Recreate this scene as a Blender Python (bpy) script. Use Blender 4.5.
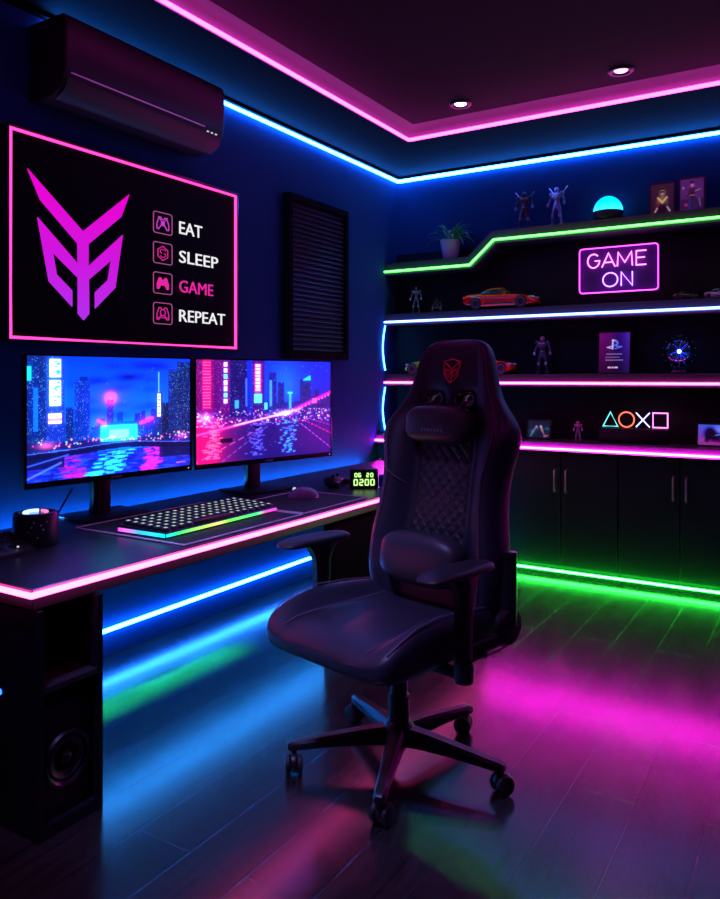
import bpy, bmesh, math, random
import numpy as np
from mathutils import Vector, Matrix

PI = math.pi
scn = bpy.context.scene
COL = scn.collection
for _o in list(bpy.data.objects):
    bpy.data.objects.remove(_o)

# ------------------------------------------------------------------ camera, world, exposure
cam_d = bpy.data.cameras.new('camera')
cam = bpy.data.objects.new('camera', cam_d)
COL.objects.link(cam)
cam.location = (2.76, -5.02, 1.25)
cam.rotation_euler = (PI / 2, 0, math.radians(31.6))
cam_d.sensor_fit = 'HORIZONTAL'
cam_d.sensor_width = 36.0
cam_d.lens = 38.0
cam_d.shift_y = -0.1007
cam_d.clip_start = 0.05
scn.camera = cam

world = bpy.data.worlds.new('night')
scn.world = world
world.use_nodes = True
world.node_tree.nodes['Background'].inputs[0].default_value = (0.002, 0.002, 0.006, 1)
world.node_tree.nodes['Background'].inputs[1].default_value = 1.0

vs = scn.view_settings
vs.view_transform = 'Standard'
vs.look = 'None'
vs.exposure = 0.0
vs.gamma = 1.0
vs.use_curve_mapping = False

# strip radiances (r, g, b)
PINK = (13, 0.55, 8)
PINK_DESK = (13, 0.80, 4.6)
PINK_SHELF = (16, 0.95, 8)
PINK_COUNTER = (115, 1.4, 88)
BLUE = (1.0, 11, 58)
BLUE_BACK = (1.3, 18, 62)
BLUE_SHELF = (1.6, 3.2, 16)
GREEN = (0.65, 8.5, 0.7)
GREEN_FOOT = (1.0, 38, 2.6)


# ------------------------------------------------------------------ materials
def mat(name, color=(0.02, 0.02, 0.025), rough=0.5, metal=0.0, spec=0.5, noise=0.0, nscale=20.0,
        bump=0.0, bscale=120.0, coat=0.0):
    m = bpy.data.materials.new(name)
    m.use_nodes = True
    nt = m.node_tree
    b = nt.nodes['Principled BSDF']
    b.inputs['Base Color'].default_value = (*color, 1)
    b.inputs['Roughness'].default_value = rough
    b.inputs['Metallic'].default_value = metal
    b.inputs['Specular IOR Level'].default_value = spec
    b.inputs['Coat Weight'].default_value = coat
    tc = nt.nodes.new('ShaderNodeTexCoord')
    if noise > 0:
        n = nt.nodes.new('ShaderNodeTexNoise')
        n.inputs['Scale'].default_value = nscale
        n.inputs['Detail'].default_value = 4
        nt.links.new(tc.outputs['Object'], n.inputs['Vector'])
        mx = nt.nodes.new('ShaderNodeMix')
        mx.data_type = 'RGBA'
        mx.inputs[6].default_value = (*[c * (1 - noise) for c in color], 1)
        mx.inputs[7].default_value = (*[min(1, c * (1 + noise)) for c in color], 1)
        nt.links.new(n.outputs['Fac'], mx.inputs[0])
        nt.links.new(mx.outputs[2], b.inputs['Base Color'])
    if bump > 0:
        n2 = nt.nodes.new('ShaderNodeTexNoise')
        n2.inputs['Scale'].default_value = bscale
        n2.inputs['Detail'].default_value = 3
        nt.links.new(tc.outputs['Object'], n2.inputs['Vector'])
        bp = nt.nodes.new('ShaderNodeBump')
        bp.inputs['Strength'].default_value = bump
        bp.inputs['Distance'].default_value = 0.002
        nt.links.new(n2.outputs['Fac'], bp.inputs['Height'])
        nt.links.new(bp.outputs[0], b.inputs['Normal'])
    return m


def emit(name, rgb, k=1.0):
    m = bpy.data.materials.new(name)
    m.use_nodes = True
    nt = m.node_tree
    nt.nodes.remove(nt.nodes['Principled BSDF'])
    e = nt.nodes.new('ShaderNodeEmission')
    e.inputs[0].default_value = (*[c / max(rgb) for c in rgb], 1)
    e.inputs[1].default_value = max(rgb) * k
    nt.links.new(e.outputs[0], nt.nodes['Material Output'].inputs[0])
    return m


def emit_ramp(name, axis, lo, hi, stops, k=1.0):
    """emission whose colour runs along one object axis (an addressable LED bar)"""
    m = bpy.data.materials.new(name)
    m.use_nodes = True
    nt = m.node_tree
    nt.nodes.remove(nt.nodes['Principled BSDF'])
    e = nt.nodes.new('ShaderNodeEmission')
    e.inputs[1].default_value = k
    tc = nt.nodes.new('ShaderNodeTexCoord')
    sp = nt.nodes.new('ShaderNodeSeparateXYZ')
    mr = nt.nodes.new('ShaderNodeMapRange')
    mr.inputs[1].default_value = lo
    mr.inputs[2].default_value = hi
    cr = nt.nodes.new('ShaderNodeValToRGB')
    el = cr.color_ramp.elements
    el[0].position, el[0].color = stops[0][0], (*stops[0][1], 1)
    el[1].position, el[1].color = stops[-1][0], (*stops[-1][1], 1)
    for p, c in stops[1:-1]:
        x = el.new(p)
        x.color = (*c, 1)
    nt.links.new(tc.outputs['Object'], sp.inputs[0])
    nt.links.new(sp.outputs[axis], mr.inputs[0])
    nt.links.new(mr.outputs[0], cr.inputs[0])
    nt.links.new(cr.outputs[0], e.inputs[0])
    nt.links.new(e.outputs[0], nt.nodes['Material Output'].inputs[0])
    return m


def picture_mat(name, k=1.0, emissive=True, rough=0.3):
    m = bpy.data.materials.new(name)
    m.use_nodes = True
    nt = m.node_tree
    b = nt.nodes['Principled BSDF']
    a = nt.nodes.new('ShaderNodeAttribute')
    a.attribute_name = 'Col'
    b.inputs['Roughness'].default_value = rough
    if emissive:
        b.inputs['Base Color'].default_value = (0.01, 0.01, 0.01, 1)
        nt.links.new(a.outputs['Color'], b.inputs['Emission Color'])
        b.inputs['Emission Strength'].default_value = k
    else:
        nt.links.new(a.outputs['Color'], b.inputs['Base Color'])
    return m


def floor_mat():
    m = bpy.data.materials.new('dark_wood_planks')
    m.use_nodes = True
    nt = m.node_tree
    b = nt.nodes['Principled BSDF']
    tc = nt.nodes.new('ShaderNodeTexCoord')
    mp = nt.nodes.new('ShaderNodeMapping')
    mp.inputs['Rotation'].default_value = (0, 0, PI / 2)
    br = nt.nodes.new('ShaderNodeTexBrick')
    br.offset = 0.37
    br.inputs['Scale'].default_value = 1.0
    br.inputs['Mortar Size'].default_value = 0.003
    br.inputs['Mortar Smooth'].default_value = 0.3
    br.inputs['Brick Width'].default_value = 1.35
    br.inputs['Row Height'].default_value = 0.19
    br.inputs['Color1'].default_value = (0.016, 0.014, 0.014, 1)
    br.inputs['Color2'].default_value = (0.034, 0.029, 0.028, 1)
    br.inputs['Mortar'].default_value = (0.006, 0.005, 0.005, 1)
    nt.links.new(tc.outputs['Object'], mp.inputs[0])
    nt.links.new(mp.outputs[0], br.inputs['Vector'])
    g = nt.nodes.new('ShaderNodeTexNoise')
    mp2 = nt.nodes.new('ShaderNodeMapping')
    mp2.inputs['Scale'].default_value = (38, 2.2, 1)
    g.inputs['Scale'].default_value = 1.6
    g.inputs['Detail'].default_value = 6
    g.inputs['Distortion'].default_value = 0.6
    nt.links.new(tc.outputs['Object'], mp2.inputs[0])
    nt.links.new(mp2.outputs[0], g.inputs['Vector'])
    cr = nt.nodes.new('ShaderNodeValToRGB')
    cr.color_ramp.elements[0].position = 0.35
    cr.color_ramp.elements[0].color = (0.45, 0.45, 0.45, 1)
    cr.color_ramp.elements[1].position = 0.7
    cr.color_ramp.elements[1].color = (1.15, 1.15, 1.15, 1)
    nt.links.new(g.outputs['Fac'], cr.inputs[0])
    mx = nt.nodes.new('ShaderNodeMix')
    mx.data_type = 'RGBA'
    mx.blend_type = 'MULTIPLY'
    mx.inputs[0].default_value = 1
    nt.links.new(br.outputs['Color'], mx.inputs[6])
    nt.links.new(cr.outputs[0], mx.inputs[7])
    nt.links.new(mx.outputs[2], b.inputs['Base Color'])
    rr = nt.nodes.new('ShaderNodeMapRange')
    rr.inputs[3].default_value = 0.15
    rr.inputs[4].default_value = 0.25
    nt.links.new(g.outputs['Fac'], rr.inputs[0])
    nt.links.new(rr.outputs[0], b.inputs['Roughness'])
    b.inputs['IOR'].default_value = 1.95
    bp = nt.nodes.new('ShaderNodeBump')
    bp.inputs['Strength'].default_value = 0.4
    bp.inputs['Distance'].default_value = 0.002
    nt.links.new(br.outputs['Fac'], bp.inputs['Height'])
    bp.invert = True
    nt.links.new(bp.outputs[0], b.inputs['Normal'])
    return m


M = dict(
    floor=floor_mat(),
    wall=mat('navy_wall_paint', (0.006, 0.042, 0.125), 0.75, spec=0.06, noise=0.12, nscale=6, bump=0.08, bscale=300),
    ceiling=mat('charcoal_ceiling_paint', (0.010, 0.008, 0.012), 0.75, spec=0.1, noise=0.08, nscale=5),
    soffit=mat('black_soffit_paint', (0.0025, 0.0025, 0.0035), 0.7, spec=0.06),
    niche=mat('black_back_panel', (0.006, 0.006, 0.010), 0.55, spec=0.2),
    matte=mat('matte_black_board', (0.004, 0.004, 0.006), 0.8, spec=0.03),
    shelf=mat('black_shelf_laminate', (0.030, 0.030, 0.038), 0.40, noise=0.1),
    cabinet=mat('black_green_cabinet_lacquer', (0.010, 0.055, 0.034), 0.50, spec=0.25, noise=0.06),
    desk=mat('black_desk_laminate', (0.024, 0.022, 0.028), 0.33, noise=0.12, bump=0.05, bscale=500),
    gloss=mat('gloss_black_panel', (0.010, 0.010, 0.014), 0.18),
    plastic=mat('black_plastic', (0.012, 0.012, 0.014), 0.38, bump=0.05, bscale=600),
    plastic_gloss=mat('gloss_black_plastic', (0.010, 0.010, 0.012), 0.15),
    softplastic=mat('soft_black_armrest', (0.016, 0.016, 0.019), 0.45, bump=0.1, bscale=500),
    leather=mat('black_leather', (0.020, 0.022, 0.034), 0.42, spec=0.45, bump=0.22, bscale=260),
    leather2=mat('charcoal_leather', (0.030, 0.029, 0.035), 0.42, spec=0.45, bump=0.22, bscale=260),
    quilt=mat('quilted_leather', (0.016, 0.016, 0.019), 0.45, bump=0.15, bscale=260),
    thread=mat('plum_piping_thread', (0.16, 0.10, 0.14), 0.5),
    embroider=mat('red_embroidery', (0.98, 0.05, 0.12), 0.6),
    rubber=mat('rubber', (0.010, 0.010, 0.010), 0.6),
    metal=mat('brushed_metal', (0.80, 0.76, 0.70), 0.36, metal=0.8),
    darkmetal=mat('dark_metal', (0.06, 0.06, 0.07), 0.32, metal=1.0),
    steel=mat('blue_steel', (0.30, 0.34, 0.45), 0.30, metal=0.9),
    silver=mat('silver_paint', (0.45, 0.42, 0.45), 0.3, metal=0.7),
    ac=mat('black_air_conditioner_plastic', (0.012, 0.010, 0.016), 0.40, spec=0.25),
    chrome=mat('pale_trim_line', (0.85, 0.85, 0.90), 0.35),
    mousepad=mat('black_cloth_mat', (0.016, 0.014, 0.020), 0.75, bump=0.2, bscale=900),
    matedge=mat('pale_mat_edge', (0.85, 0.80, 0.85), 0.4),
    keycap=mat('black_keycap', (0.015, 0.015, 0.017), 0.4),
    red=mat('red_car_paint', (0.95, 0.004, 0.006), 0.22, coat=0.6),
    lime=mat('lime_car_paint', (0.32, 0.75, 0.01), 0.25, coat=0.6),
    darkpaint=mat('dark_grey_car_paint', (0.05, 0.05, 0.06), 0.25, coat=0.6),
    whitepaint=mat('pale_blue_car_paint', (0.45, 0.48, 0.62), 0.25, coat=0.6),
    carglass=mat('tinted_car_glass', (0.008, 0.008, 0.010), 0.08),
    tyre=mat('tyre_rubber', (0.012, 0.012, 0.012), 0.6),
    leaf=mat('green_leaf', (0.10, 0.40, 0.20), 0.4, noise=0.3),
    pot=mat('lilac_glazed_pot', (0.34, 0.25, 0.42), 0.25, noise=0.12),
    soil=mat('potting_soil', (0.02, 0.014, 0.01), 0.9, noise=0.4, nscale=80),
    darkfig=mat('dark_figure_armour', (0.03, 0.03, 0.04), 0.35, metal=0.3),
    bluefig=mat('blue_steel_figure', (0.16, 0.19, 0.32), 0.35, metal=0.6),
    greyfig=mat('grey_figure_plastic', (0.14, 0.17, 0.17), 0.4, metal=0.3),
    violetfig=mat('violet_figure_plastic', (0.10, 0.07, 0.13), 0.4, metal=0.3),
    pinkfig=mat('pink_robot_plastic', (0.55, 0.30, 0.48), 0.35, metal=0.2),
    palefig=mat('pale_trim', (0.62, 0.52, 0.60), 0.4),
    skin=mat('figure_skin', (0.50, 0.22, 0.22), 0.5),
    notebook=mat('pale_blue_card', (0.03, 0.16, 0.90), 0.5, spec=0.1),
    slat=mat('black_slats', (0.022, 0.030, 0.055), 0.42, spec=0.25),
    mousebody=mat('grey_mouse_shell', (0.36, 0.34, 0.50), 0.26),
    cone=mat('speaker_cone', (0.020, 0.022, 0.026), 0.3),
    emblem=emit_ramp('lit_emblem', 2, -0.35, 0.28, [(0, (0.42, 0.03, 0.86)), (0.45, (0.62, 0.008, 0.74)), (1, (0.86, 0.0, 0.62))], 1.0),
    white_lit=emit('lit_white_letters', (0.92, 0.90, 0.94), 0.95),
    pink_lit=emit('lit_pink_letters', (0.80, 0.02, 0.36), 1.0),
    icon_v=emit('lit_violet_icon', (0.55, 0.05, 0.55), 1.0),
    icon_p=emit('lit_pink_icon', (0.62, 0.02, 0.28), 1.0),
    icon_f=emit('lit_dim_pink_frame', (0.48, 0.09, 0.32), 0.8),
    acrylic=mat('violet_acrylic', (0.10, 0.03, 0.22), 0.5, spec=0.2),
    poster=mat('black_poster_panel', (0.002, 0.002, 0.005), 0.6, spec=0.04),
    neon_pink=emit('neon_pink_tube', (4.5, 0.75, 3.6), 1.0),
    neon_border=emit('neon_purple_tube', (3.2, 0.25, 3.2), 1.0),
    neon_blue=emit('neon_lilac_tube', (2.2, 0.8, 4.2), 1.0),
    frame_pink=emit('poster_border_light', (2.4, 0.10, 0.85), 1.0),
    strip_pink=emit('pink_led_tube', PINK),
    strip_desk=emit('rose_led_tube', PINK_DESK),
    strip_pshelf=emit('pink_shelf_led_tube', PINK_SHELF),
    strip_counter=emit('pink_counter_led_tube', PINK_COUNTER),
    strip_blue=emit('blue_led_tube', BLUE),
    strip_back=emit('azure_desk_back_led_tube', BLUE_BACK),
    strip_bshelf=emit('ice_blue_led_tube', BLUE_SHELF),
    strip_green=emit('green_led_tube', GREEN),
    strip_foot=emit('green_foot_led_tube', GREEN_FOOT),
    tape=mat('white_halo_tape', (0.30, 0.30, 0.30), 0.6),  # pale backing added to catch the tube light as a halo
    riser=mat('grey_riser_paint', (0.14, 0.12, 0.14), 0.75, spec=0.1),
    strip_cyan=emit('dim_azure_led_tube', (0.8, 7, 28)),
    lamp_white=emit('warm_lamp_lens', (14, 9, 10)),
    lamp_pink=emit('pink_lamp_lens', (9, 1.4, 5.5)),
    dome=emit_ramp('lit_dome', 2, 0.0, 0.11, [(0, (0.45, 0.95, 1.0)), (0.35, (0.03, 0.62, 1.0)), (1, (0.0, 0.42, 1.0))], 2.6),
    orb_core=emit('orb_spark', (6, 9, 30)),
    orb_ray=emit('orb_rays', (0.02, 0.10, 1.6)),
    glow_blue=emit('blue_highlight_glow', (0.1, 0.6, 9)),
    led_dot=emit('pale_indicator', (0.6, 0.6, 0.8)),
    clock_lit=emit('lit_clock_digits', (0.75, 1.35, 0.38)),
    clock_face=mat('clock_face', (0.010, 0.030, 0.008), 0.25),
    legend=emit('lit_key_legend', (0.60, 0.82, 0.72), 0.75),
    kb_front=emit_ramp('keyboard_front_glow', 1, -0.33, 0.33, [(0, (0.0, 0.8, 0.9)), (0.12, (0.05, 1.0, 0.2)), (0.32, (0.5, 0.9, 0.12)), (0.42, (0.9, 0.8, 0.25)), (0.52, (0.2, 0.9, 0.08)), (0.78, (0.05, 0.95, 0.25)), (0.86, (0.7, 0.1, 0.5)), (1, (1.0, 0.05, 0.7))], 1.5),
    kb_side=emit_ramp('keyboard_side_glow', 0, -0.118, 0.118, [(0, (0.9, 0.05, 0.7)), (0.3, (0.5, 0.2, 1.0)), (0.45, (0.05, 0.4, 1.0)), (1, (0.0, 0.8, 1.0))], 1.6),
    ring_light=emit('speaker_top_ring', (0.9, 1.6, 3.2)),
    ring_pink=emit('speaker_top_pink', (1.2, 0.3, 0.7)),
    tri=emit('cyan_tube', (0.25, 1.6, 1.5)),
    circ=emit('orange_tube', (2.6, 0.35, 0.18)),
    cross=emit('white_blue_tube', (1.4, 1.5, 3.2)),
    square=emit('rose_tube', (2.6, 0.6, 2.0)),
    tail=emit('tail_lamp', (0.8, 0.02, 0.02)),
    headlamp=mat('headlamp', (0.7, 0.75, 0.8), 0.15),
    picture=picture_mat('glowing_framed_print', 0.55, rough=0.35),  # print glow added so its pinks show under blue light
    backlit=picture_mat('glowing_print', 1.0),  # glow added to the rider print; the plaque face shares it
    screen=picture_mat('monitor_picture', 1.5, rough=0.25),
)


def glass_mat():
    m = bpy.data.materials.new('clear_thin_glass')
    m.use_nodes = True
    nt = m.node_tree
    nt.nodes.remove(nt.nodes['Principled BSDF'])
    t = nt.nodes.new('ShaderNodeBsdfTransparent')
    t.inputs[0].default_value = (0.86, 0.9, 1.0, 1)
    g = nt.nodes.new('ShaderNodeBsdfGlossy')
    g.inputs['Roughness'].default_value = 0.05
    fr = nt.nodes.new('ShaderNodeFresnel')
    fr.inputs[0].default_value = 1.5
    mx = nt.nodes.new('ShaderNodeMixShader')
    nt.links.new(fr.outputs[0], mx.inputs[0])
    nt.links.new(t.outputs[0], mx.inputs[1])
    nt.links.new(g.outputs[0], mx.inputs[2])
    nt.links.new(mx.outputs[0], nt.nodes['Material Output'].inputs[0])
    return m


M['glass'] = glass_mat()


# ------------------------------------------------------------------ mesh helpers
class MB:
    def __init__(self):
        self.bm = bmesh.new()

    def merge(self, other, mtx=None, mi=0):
        me = bpy.data.meshes.new('tmp')
        other.to_mesh(me)
        if mtx is not None:
            me.transform(mtx)
        for p in me.polygons:
            p.material_index = mi
        self.bm.from_mesh(me)
        bpy.data.meshes.remove(me)
        other.free()

    def box(self, c, s, bev=0.0, seg=2, rot=None, mi=0, taper=None):
        b = bmesh.new()
        bmesh.ops.create_cube(b, size=1)
        for v in b.verts:
            k = 1.0
            if taper and v.co.z > 0:
                k = taper
            v.co = Vector((v.co.x * s[0] * k, v.co.y * s[1] * k, v.co.z * s[2]))
        if bev > 0:
            bmesh.ops.bevel(b, geom=b.edges[:], offset=min(bev, 0.49 * min(s)), segments=seg, profile=0.5, affect='EDGES')
        m = Matrix.Translation(Vector(c))
        if rot is not None:
            m = m @ (rot.to_4x4() if isinstance(rot, Matrix) else Matrix.Rotation(rot, 4, 'Z'))
        self.merge(b, m, mi)
        return self

    def bx(self, x0, x1, y0, y1, z0, z1, bev=0.0, seg=2, mi=0):
        return self.box(((x0 + x1) / 2, (y0 + y1) / 2, (z0 + z1) / 2), (x1 - x0, y1 - y0, z1 - z0), bev, seg, mi=mi)

    def rings(self, rings, closed=True, cap=True, mi=0):
        bm = self.bm
        vr = [[bm.verts.new(Vector(p)) for p in r] for r in rings]
        n = len(vr[0])
        for a, b in zip(vr[:-1], vr[1:]):
            for i in range(n if closed else n - 1):
                j = (i + 1) % n
                f = bm.faces.new((a[i], a[j], b[j], b[i]))
                f.material_index = mi
        if cap and closed:
            for r, rev in ((vr[0], True), (vr[-1], False)):
                try:
                    f = bm.faces.new(list(reversed(r)) if rev else r)
                    f.material_index = mi
                except ValueError:
                    pass
        return vr

    def tube(self, pts, r, n=8, closed=False, mi=0, cap=True):
        pts = [Vector(p) for p in pts]
        m = len(pts)
        rad = r if isinstance(r, (list, tuple)) else [r] * m
        rings = []
        nrm = None
        for i, p in enumerate(pts):
            if closed:
                d0 = (p - pts[i - 1]).normalized()
                d1 = (pts[(i + 1) % m] - p).normalized()
            else:
                d1 = (pts[i + 1] - p).normalized() if i < m - 1 else (p - pts[i - 1]).normalized()
                d0 = (p - pts[i - 1]).normalized() if i > 0 else d1
            t = (d0 + d1)
            t = t.normalized() if t.length > 1e-6 else d1
            if nrm is None:
                up = Vector((0, 0, 1)) if abs(t.z) < 0.9 else Vector((1, 0, 0))
                nrm = (up - up.dot(t) * t).normalized()
            else:
                nrm = (nrm - nrm.dot(t) * t)
                nrm = nrm.normalized() if nrm.length > 1e-6 else t.orthogonal().normalized()
            bi = t.cross(nrm)
            k = 1 / max(0.35, math.sqrt(max(0.02, (1 + d0.dot(d1)) / 2)))
            k = min(k, 1.6)
            rings.append([p + (nrm * math.cos(2 * PI * a / n) + bi * math.sin(2 * PI * a / n)) * rad[i] * (k if 0 < i < m - 1 or closed else 1) for a in range(n)])
        if closed:
            rings.append(rings[0])
            self.rings(rings, True, False, mi)
            bmesh.ops.remove_doubles(self.bm, verts=self.bm.verts[:], dist=1e-6)
        else:
            self.rings(rings, True, cap, mi)
        return self

    def lathe(self, prof, n=24, mtx=None, mi=0):
        """prof: (radius, z) from bottom to top"""
        b = bmesh.new()
        rows = []
        for r, z in prof:
            if r < 1e-6:
                rows.append([b.verts.new((0, 0, z))])
            else:
                rows.append([b.verts.new((r * math.cos(2 * PI * a / n), r * math.sin(2 * PI * a / n), z)) for a in range(n)])
        for a, c in zip(rows[:-1], rows[1:]):
            for i in range(n):
                j = (i + 1) % n
                if len(a) == 1 and len(c) == 1:
                    continue
                if len(a) == 1:
                    b.faces.new((a[0], c[j], c[i]))
                elif len(c) == 1:
                    b.faces.new((a[i], a[j], c[0]))
                else:
                    b.faces.new((a[i], a[j], c[j], c[i]))
        if len(rows[0]) > 1:
            b.faces.new(list(reversed(rows[0])))
        if len(rows[-1]) > 1:
            b.faces.new(rows[-1])
        bmesh.ops.recalc_face_normals(b, faces=b.faces[:])
        self.merge(b, mtx, mi)
        return self

    def prism(self, poly, d, mtx=None, bev=0.0, mi=0):
        """poly in XY, extruded along +Z by d"""
        b = bmesh.new()
        vs_ = [b.verts.new((p[0], p[1], 0)) for p in poly]
        es = [b.edges.new((vs_[i], vs_[(i + 1) % len(vs_)])) for i in range(len(vs_))]
        bmesh.ops.triangle_fill(b, edges=es, use_beauty=True)
        r = bmesh.ops.extrude_face_region(b, geom=b.faces[:])
        for v in r['geom']:
            if isinstance(v, bmesh.types.BMVert):
                v.co.z += d
        bmesh.ops.recalc_face_normals(b, faces=b.faces[:])
        self.merge(b, mtx, mi)
        return self

    def superell(self, c, s, e1=0.5, e2=0.5, nu=20, nv=12, mtx=None, mi=0):
        b = bmesh.new()
        sg = lambda x, e: math.copysign(abs(x) ** e, x)
        rows = []
        for j in range(nv + 1):
            ph = -PI / 2 + PI * j / nv
            if j in (0, nv):
                rows.append([b.verts.new((0, 0, s[2] * (-1 if j == 0 else 1)))])
                continue
            rows.append([b.verts.new((s[0] * sg(math.cos(ph), e1) * sg(math.cos(2 * PI * i / nu), e2),
                                      s[1] * sg(math.cos(ph), e1) * sg(math.sin(2 * PI * i / nu), e2),
                                      s[2] * sg(math.sin(ph), e1))) for i in range(nu)])
        for a, d in zip(rows[:-1], rows[1:]):
            for i in range(nu):
                j = (i + 1) % nu
                if len(a) == 1:
                    b.faces.new((a[0], d[j], d[i]))
                elif len(d) == 1:
                    b.faces.new((a[i], a[j], d[0]))
                else:
                    b.faces.new((a[i], a[j], d[j], d[i]))
        m = Matrix.Translation(Vector(c))
        if mtx is not None:
            m = m @ mtx
        self.merge(b, m, mi)
        return self

    def build(self, name, material, parent=None, sharp=38, recalc=True, loc=None):
        bm = self.bm
        if recalc:
            bmesh.ops.recalc_face_normals(bm, faces=bm.faces[:])
        ang = math.radians(sharp)
        for f in bm.faces:
            f.smooth = True
        for e in bm.edges:
            if len(e.link_faces) == 2 and e.calc_face_angle(0) > ang:
                e.smooth = False
        me = bpy.data.meshes.new(name)
        bm.to_mesh(me)
        bm.free()
        for m in (material if isinstance(material, (list, tuple)) else [material]):
            me.materials.append(m)
        o = bpy.data.objects.new(name, me)
        COL.objects.link(o)
        if parent is not None:
            o.parent = parent
        if loc is not None:
            o.location = loc
        return o


def thing(name, label, cat, loc=(0, 0, 0), rz=0.0, group=None):
    o = bpy.data.objects.new(name, None)
    o.empty_display_size = 0.05
    COL.objects.link(o)
    o.location = loc
    o.rotation_euler = (0, 0, rz)
    return tag(o, label, cat, group)


def tag(o, label, cat, group=None):
    o['label'] = label
    o['category'] = cat
    if group:
        o['group'] = group
    return o


def struct(o):
    o['kind'] = 'structure'
    return o


def bake(o):
    """apply the modifiers of o into its mesh"""
    dg = bpy.context.evaluated_depsgraph_get()
    dg.update()
    me = bpy.data.meshes.new_from_object(o.evaluated_get(dg))
    old = o.data
    o.modifiers.clear()
    o.data = me
    me.name = old.name
    return o


def subsurf(o, lv=2):
    m = o.modifiers.new('smooth', 'SUBSURF')
    m.levels = lv
    m.render_levels = lv
    return bake(o)


def text_obj(name, s, size, material, parent, mtx, depth=0.004, spacing=1.0, width=None):
    cu = bpy.data.curves.new(name, 'FONT')
    cu.body = s
    cu.size = size
    cu.extrude = depth / 2
    cu.space_character = spacing
    cu.resolution_u = 3
    t = bpy.data.objects.new('tmp_text', cu)
    COL.objects.link(t)
    dg = bpy.context.evaluated_depsgraph_get()
    dg.update()
    me = bpy.data.meshes.new_from_object(t.evaluated_get(dg))
    bpy.data.objects.remove(t)
    bpy.data.curves.remove(cu)
    xs = [v.co.x for v in me.vertices]
    ys = [v.co.y for v in me.vertices]
    sx = 1.0 if width is None else width / (max(xs) - min(xs))
    me.transform(mtx @ Matrix.Diagonal((sx, 1, 1, 1)) @ Matrix.Translation((-min(xs), 0, 0)))
    me.name = name
    me.materials.clear()
    me.materials.append(material)
    o = bpy.data.objects.new(name, me)
    COL.objects.link(o)
    o.parent = parent
    return o


def s2l(a):
    a = np.clip(a, 0, 1)
    return np.where(a <= 0.04045, a / 12.92, ((a + 0.055) / 1.055) ** 2.4)


def picture(name, img, w, h, material, parent, mtx):
    """img: rows top to bottom, sRGB 0..1 -> a fine grid with a colour per cell; lies in local XY, centre 0"""
    H, W, _ = img.shape
    xs = np.linspace(-w / 2, w / 2, W + 1)
    ys = np.linspace(h / 2, -h / 2, H + 1)
    X, Y = np.meshgrid(xs, ys)
    verts = np.stack([X, Y, np.zeros_like(X)], -1).reshape(-1, 3)
    I, J = np.meshgrid(np.arange(H), np.arange(W), indexing='ij')
    a = (I * (W + 1) + J).reshape(-1)
    faces = np.stack([a + W + 1, a + W + 2, a + 1, a], -1)
    me = bpy.data.meshes.new(name)
    me.from_pydata(verts.tolist(), [], faces.tolist())
    at = me.color_attributes.new('Col', 'FLOAT_COLOR', 'CORNER')
    c = np.ones((H * W, 4), np.float32)
    c[:, :3] = s2l(img).reshape(-1, 3)
    at.data.foreach_set('color', np.repeat(c, 4, axis=0).reshape(-1))
    me.transform(mtx)
    me.materials.append(material)
    o = bpy.data.objects.new(name, me)
    COL.objects.link(o)
    if parent is not None:
        o.parent = parent
    return o


# plane whose local x runs along world +Y and local y runs up, facing +X (things on the left wall)
ON_LEFT = Matrix(((0, 0, 1, 0), (1, 0, 0, 0), (0, 1, 0, 0), (0, 0, 0, 1)))
# plane whose local x runs along world +X and local y up, facing -Y (things on the back wall)
ON_BACK = Matrix(((1, 0, 0, 0), (0, 0, -1, 0), (0, 1, 0, 0), (0, 0, 0, 1)))
T = Matrix.Translation

# ------------------------------------------------------------------ room
RX, RY = 3.9, -6.2
SZ, CZ_ = 2.74, 2.82
struct(MB().bx(0, RX, RY, 0, -0.1, 0).build('floor', M['floor']))
struct(MB().bx(-0.12, 0, RY - 0.12, 0.12, -0.1, 2.95).build('wall_left', M['wall']))
struct(MB().bx(0, RX, 0, 0.12, -0.1, 2.95).build('wall_back', M['wall']))
struct(MB().bx(RX, RX + 0.12, RY - 0.12, 0.12, -0.1, 2.95).build('wall_right', M['wall']))
struct(MB().bx(0, RX, RY - 0.12, RY, -0.1, 2.95).build('wall_front', M['wall']))
TX0, TX1, TY0, TY1 = 0.49, 3.35, -5.5, -0.75
struct(MB().bx(0, RX, RY, 0, CZ_, 2.95).build('ceiling', M['ceiling']))
sf = MB()
sf.bx(0, TX0, RY, 0, SZ, CZ_)
sf.bx(TX1, RX, RY, 0, SZ, CZ_)
sf.bx(TX0, TX1, TY1, 0, SZ, CZ_)
sf.bx(TX0, TX1, RY, TY0, SZ, CZ_)
struct(sf.build('trim_1', M['soffit']))
sf = MB()
cove = []
for k in range(9):
    a = PI / 2 * k / 8
    o_ = .001 + .075 * (1 - math.cos(a))
    z_ = SZ + .0005 + (CZ_ - SZ - .001) * math.sin(a)
    cove.append([(TX0 + o_, TY1 - o_, z_), (TX1 - o_, TY1 - o_, z_), (TX1 - o_, TY0 + o_, z_), (TX0 + o_, TY0 + o_, z_)])
sf.rings(cove, True, False)
struct(sf.build('trim_3', M['riser'], recalc=False))

sf = MB()
sf.bx(0.0005, 0.036, RY, -.0005, 2.7255, 2.7285)
sf.bx(0.036, RX - .001, -.036, -.0005, 2.7255, 2.7285)
struct(sf.build('trim_4', M['soffit']))  # thin lip added to block the blue strip's light from the soffit

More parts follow.
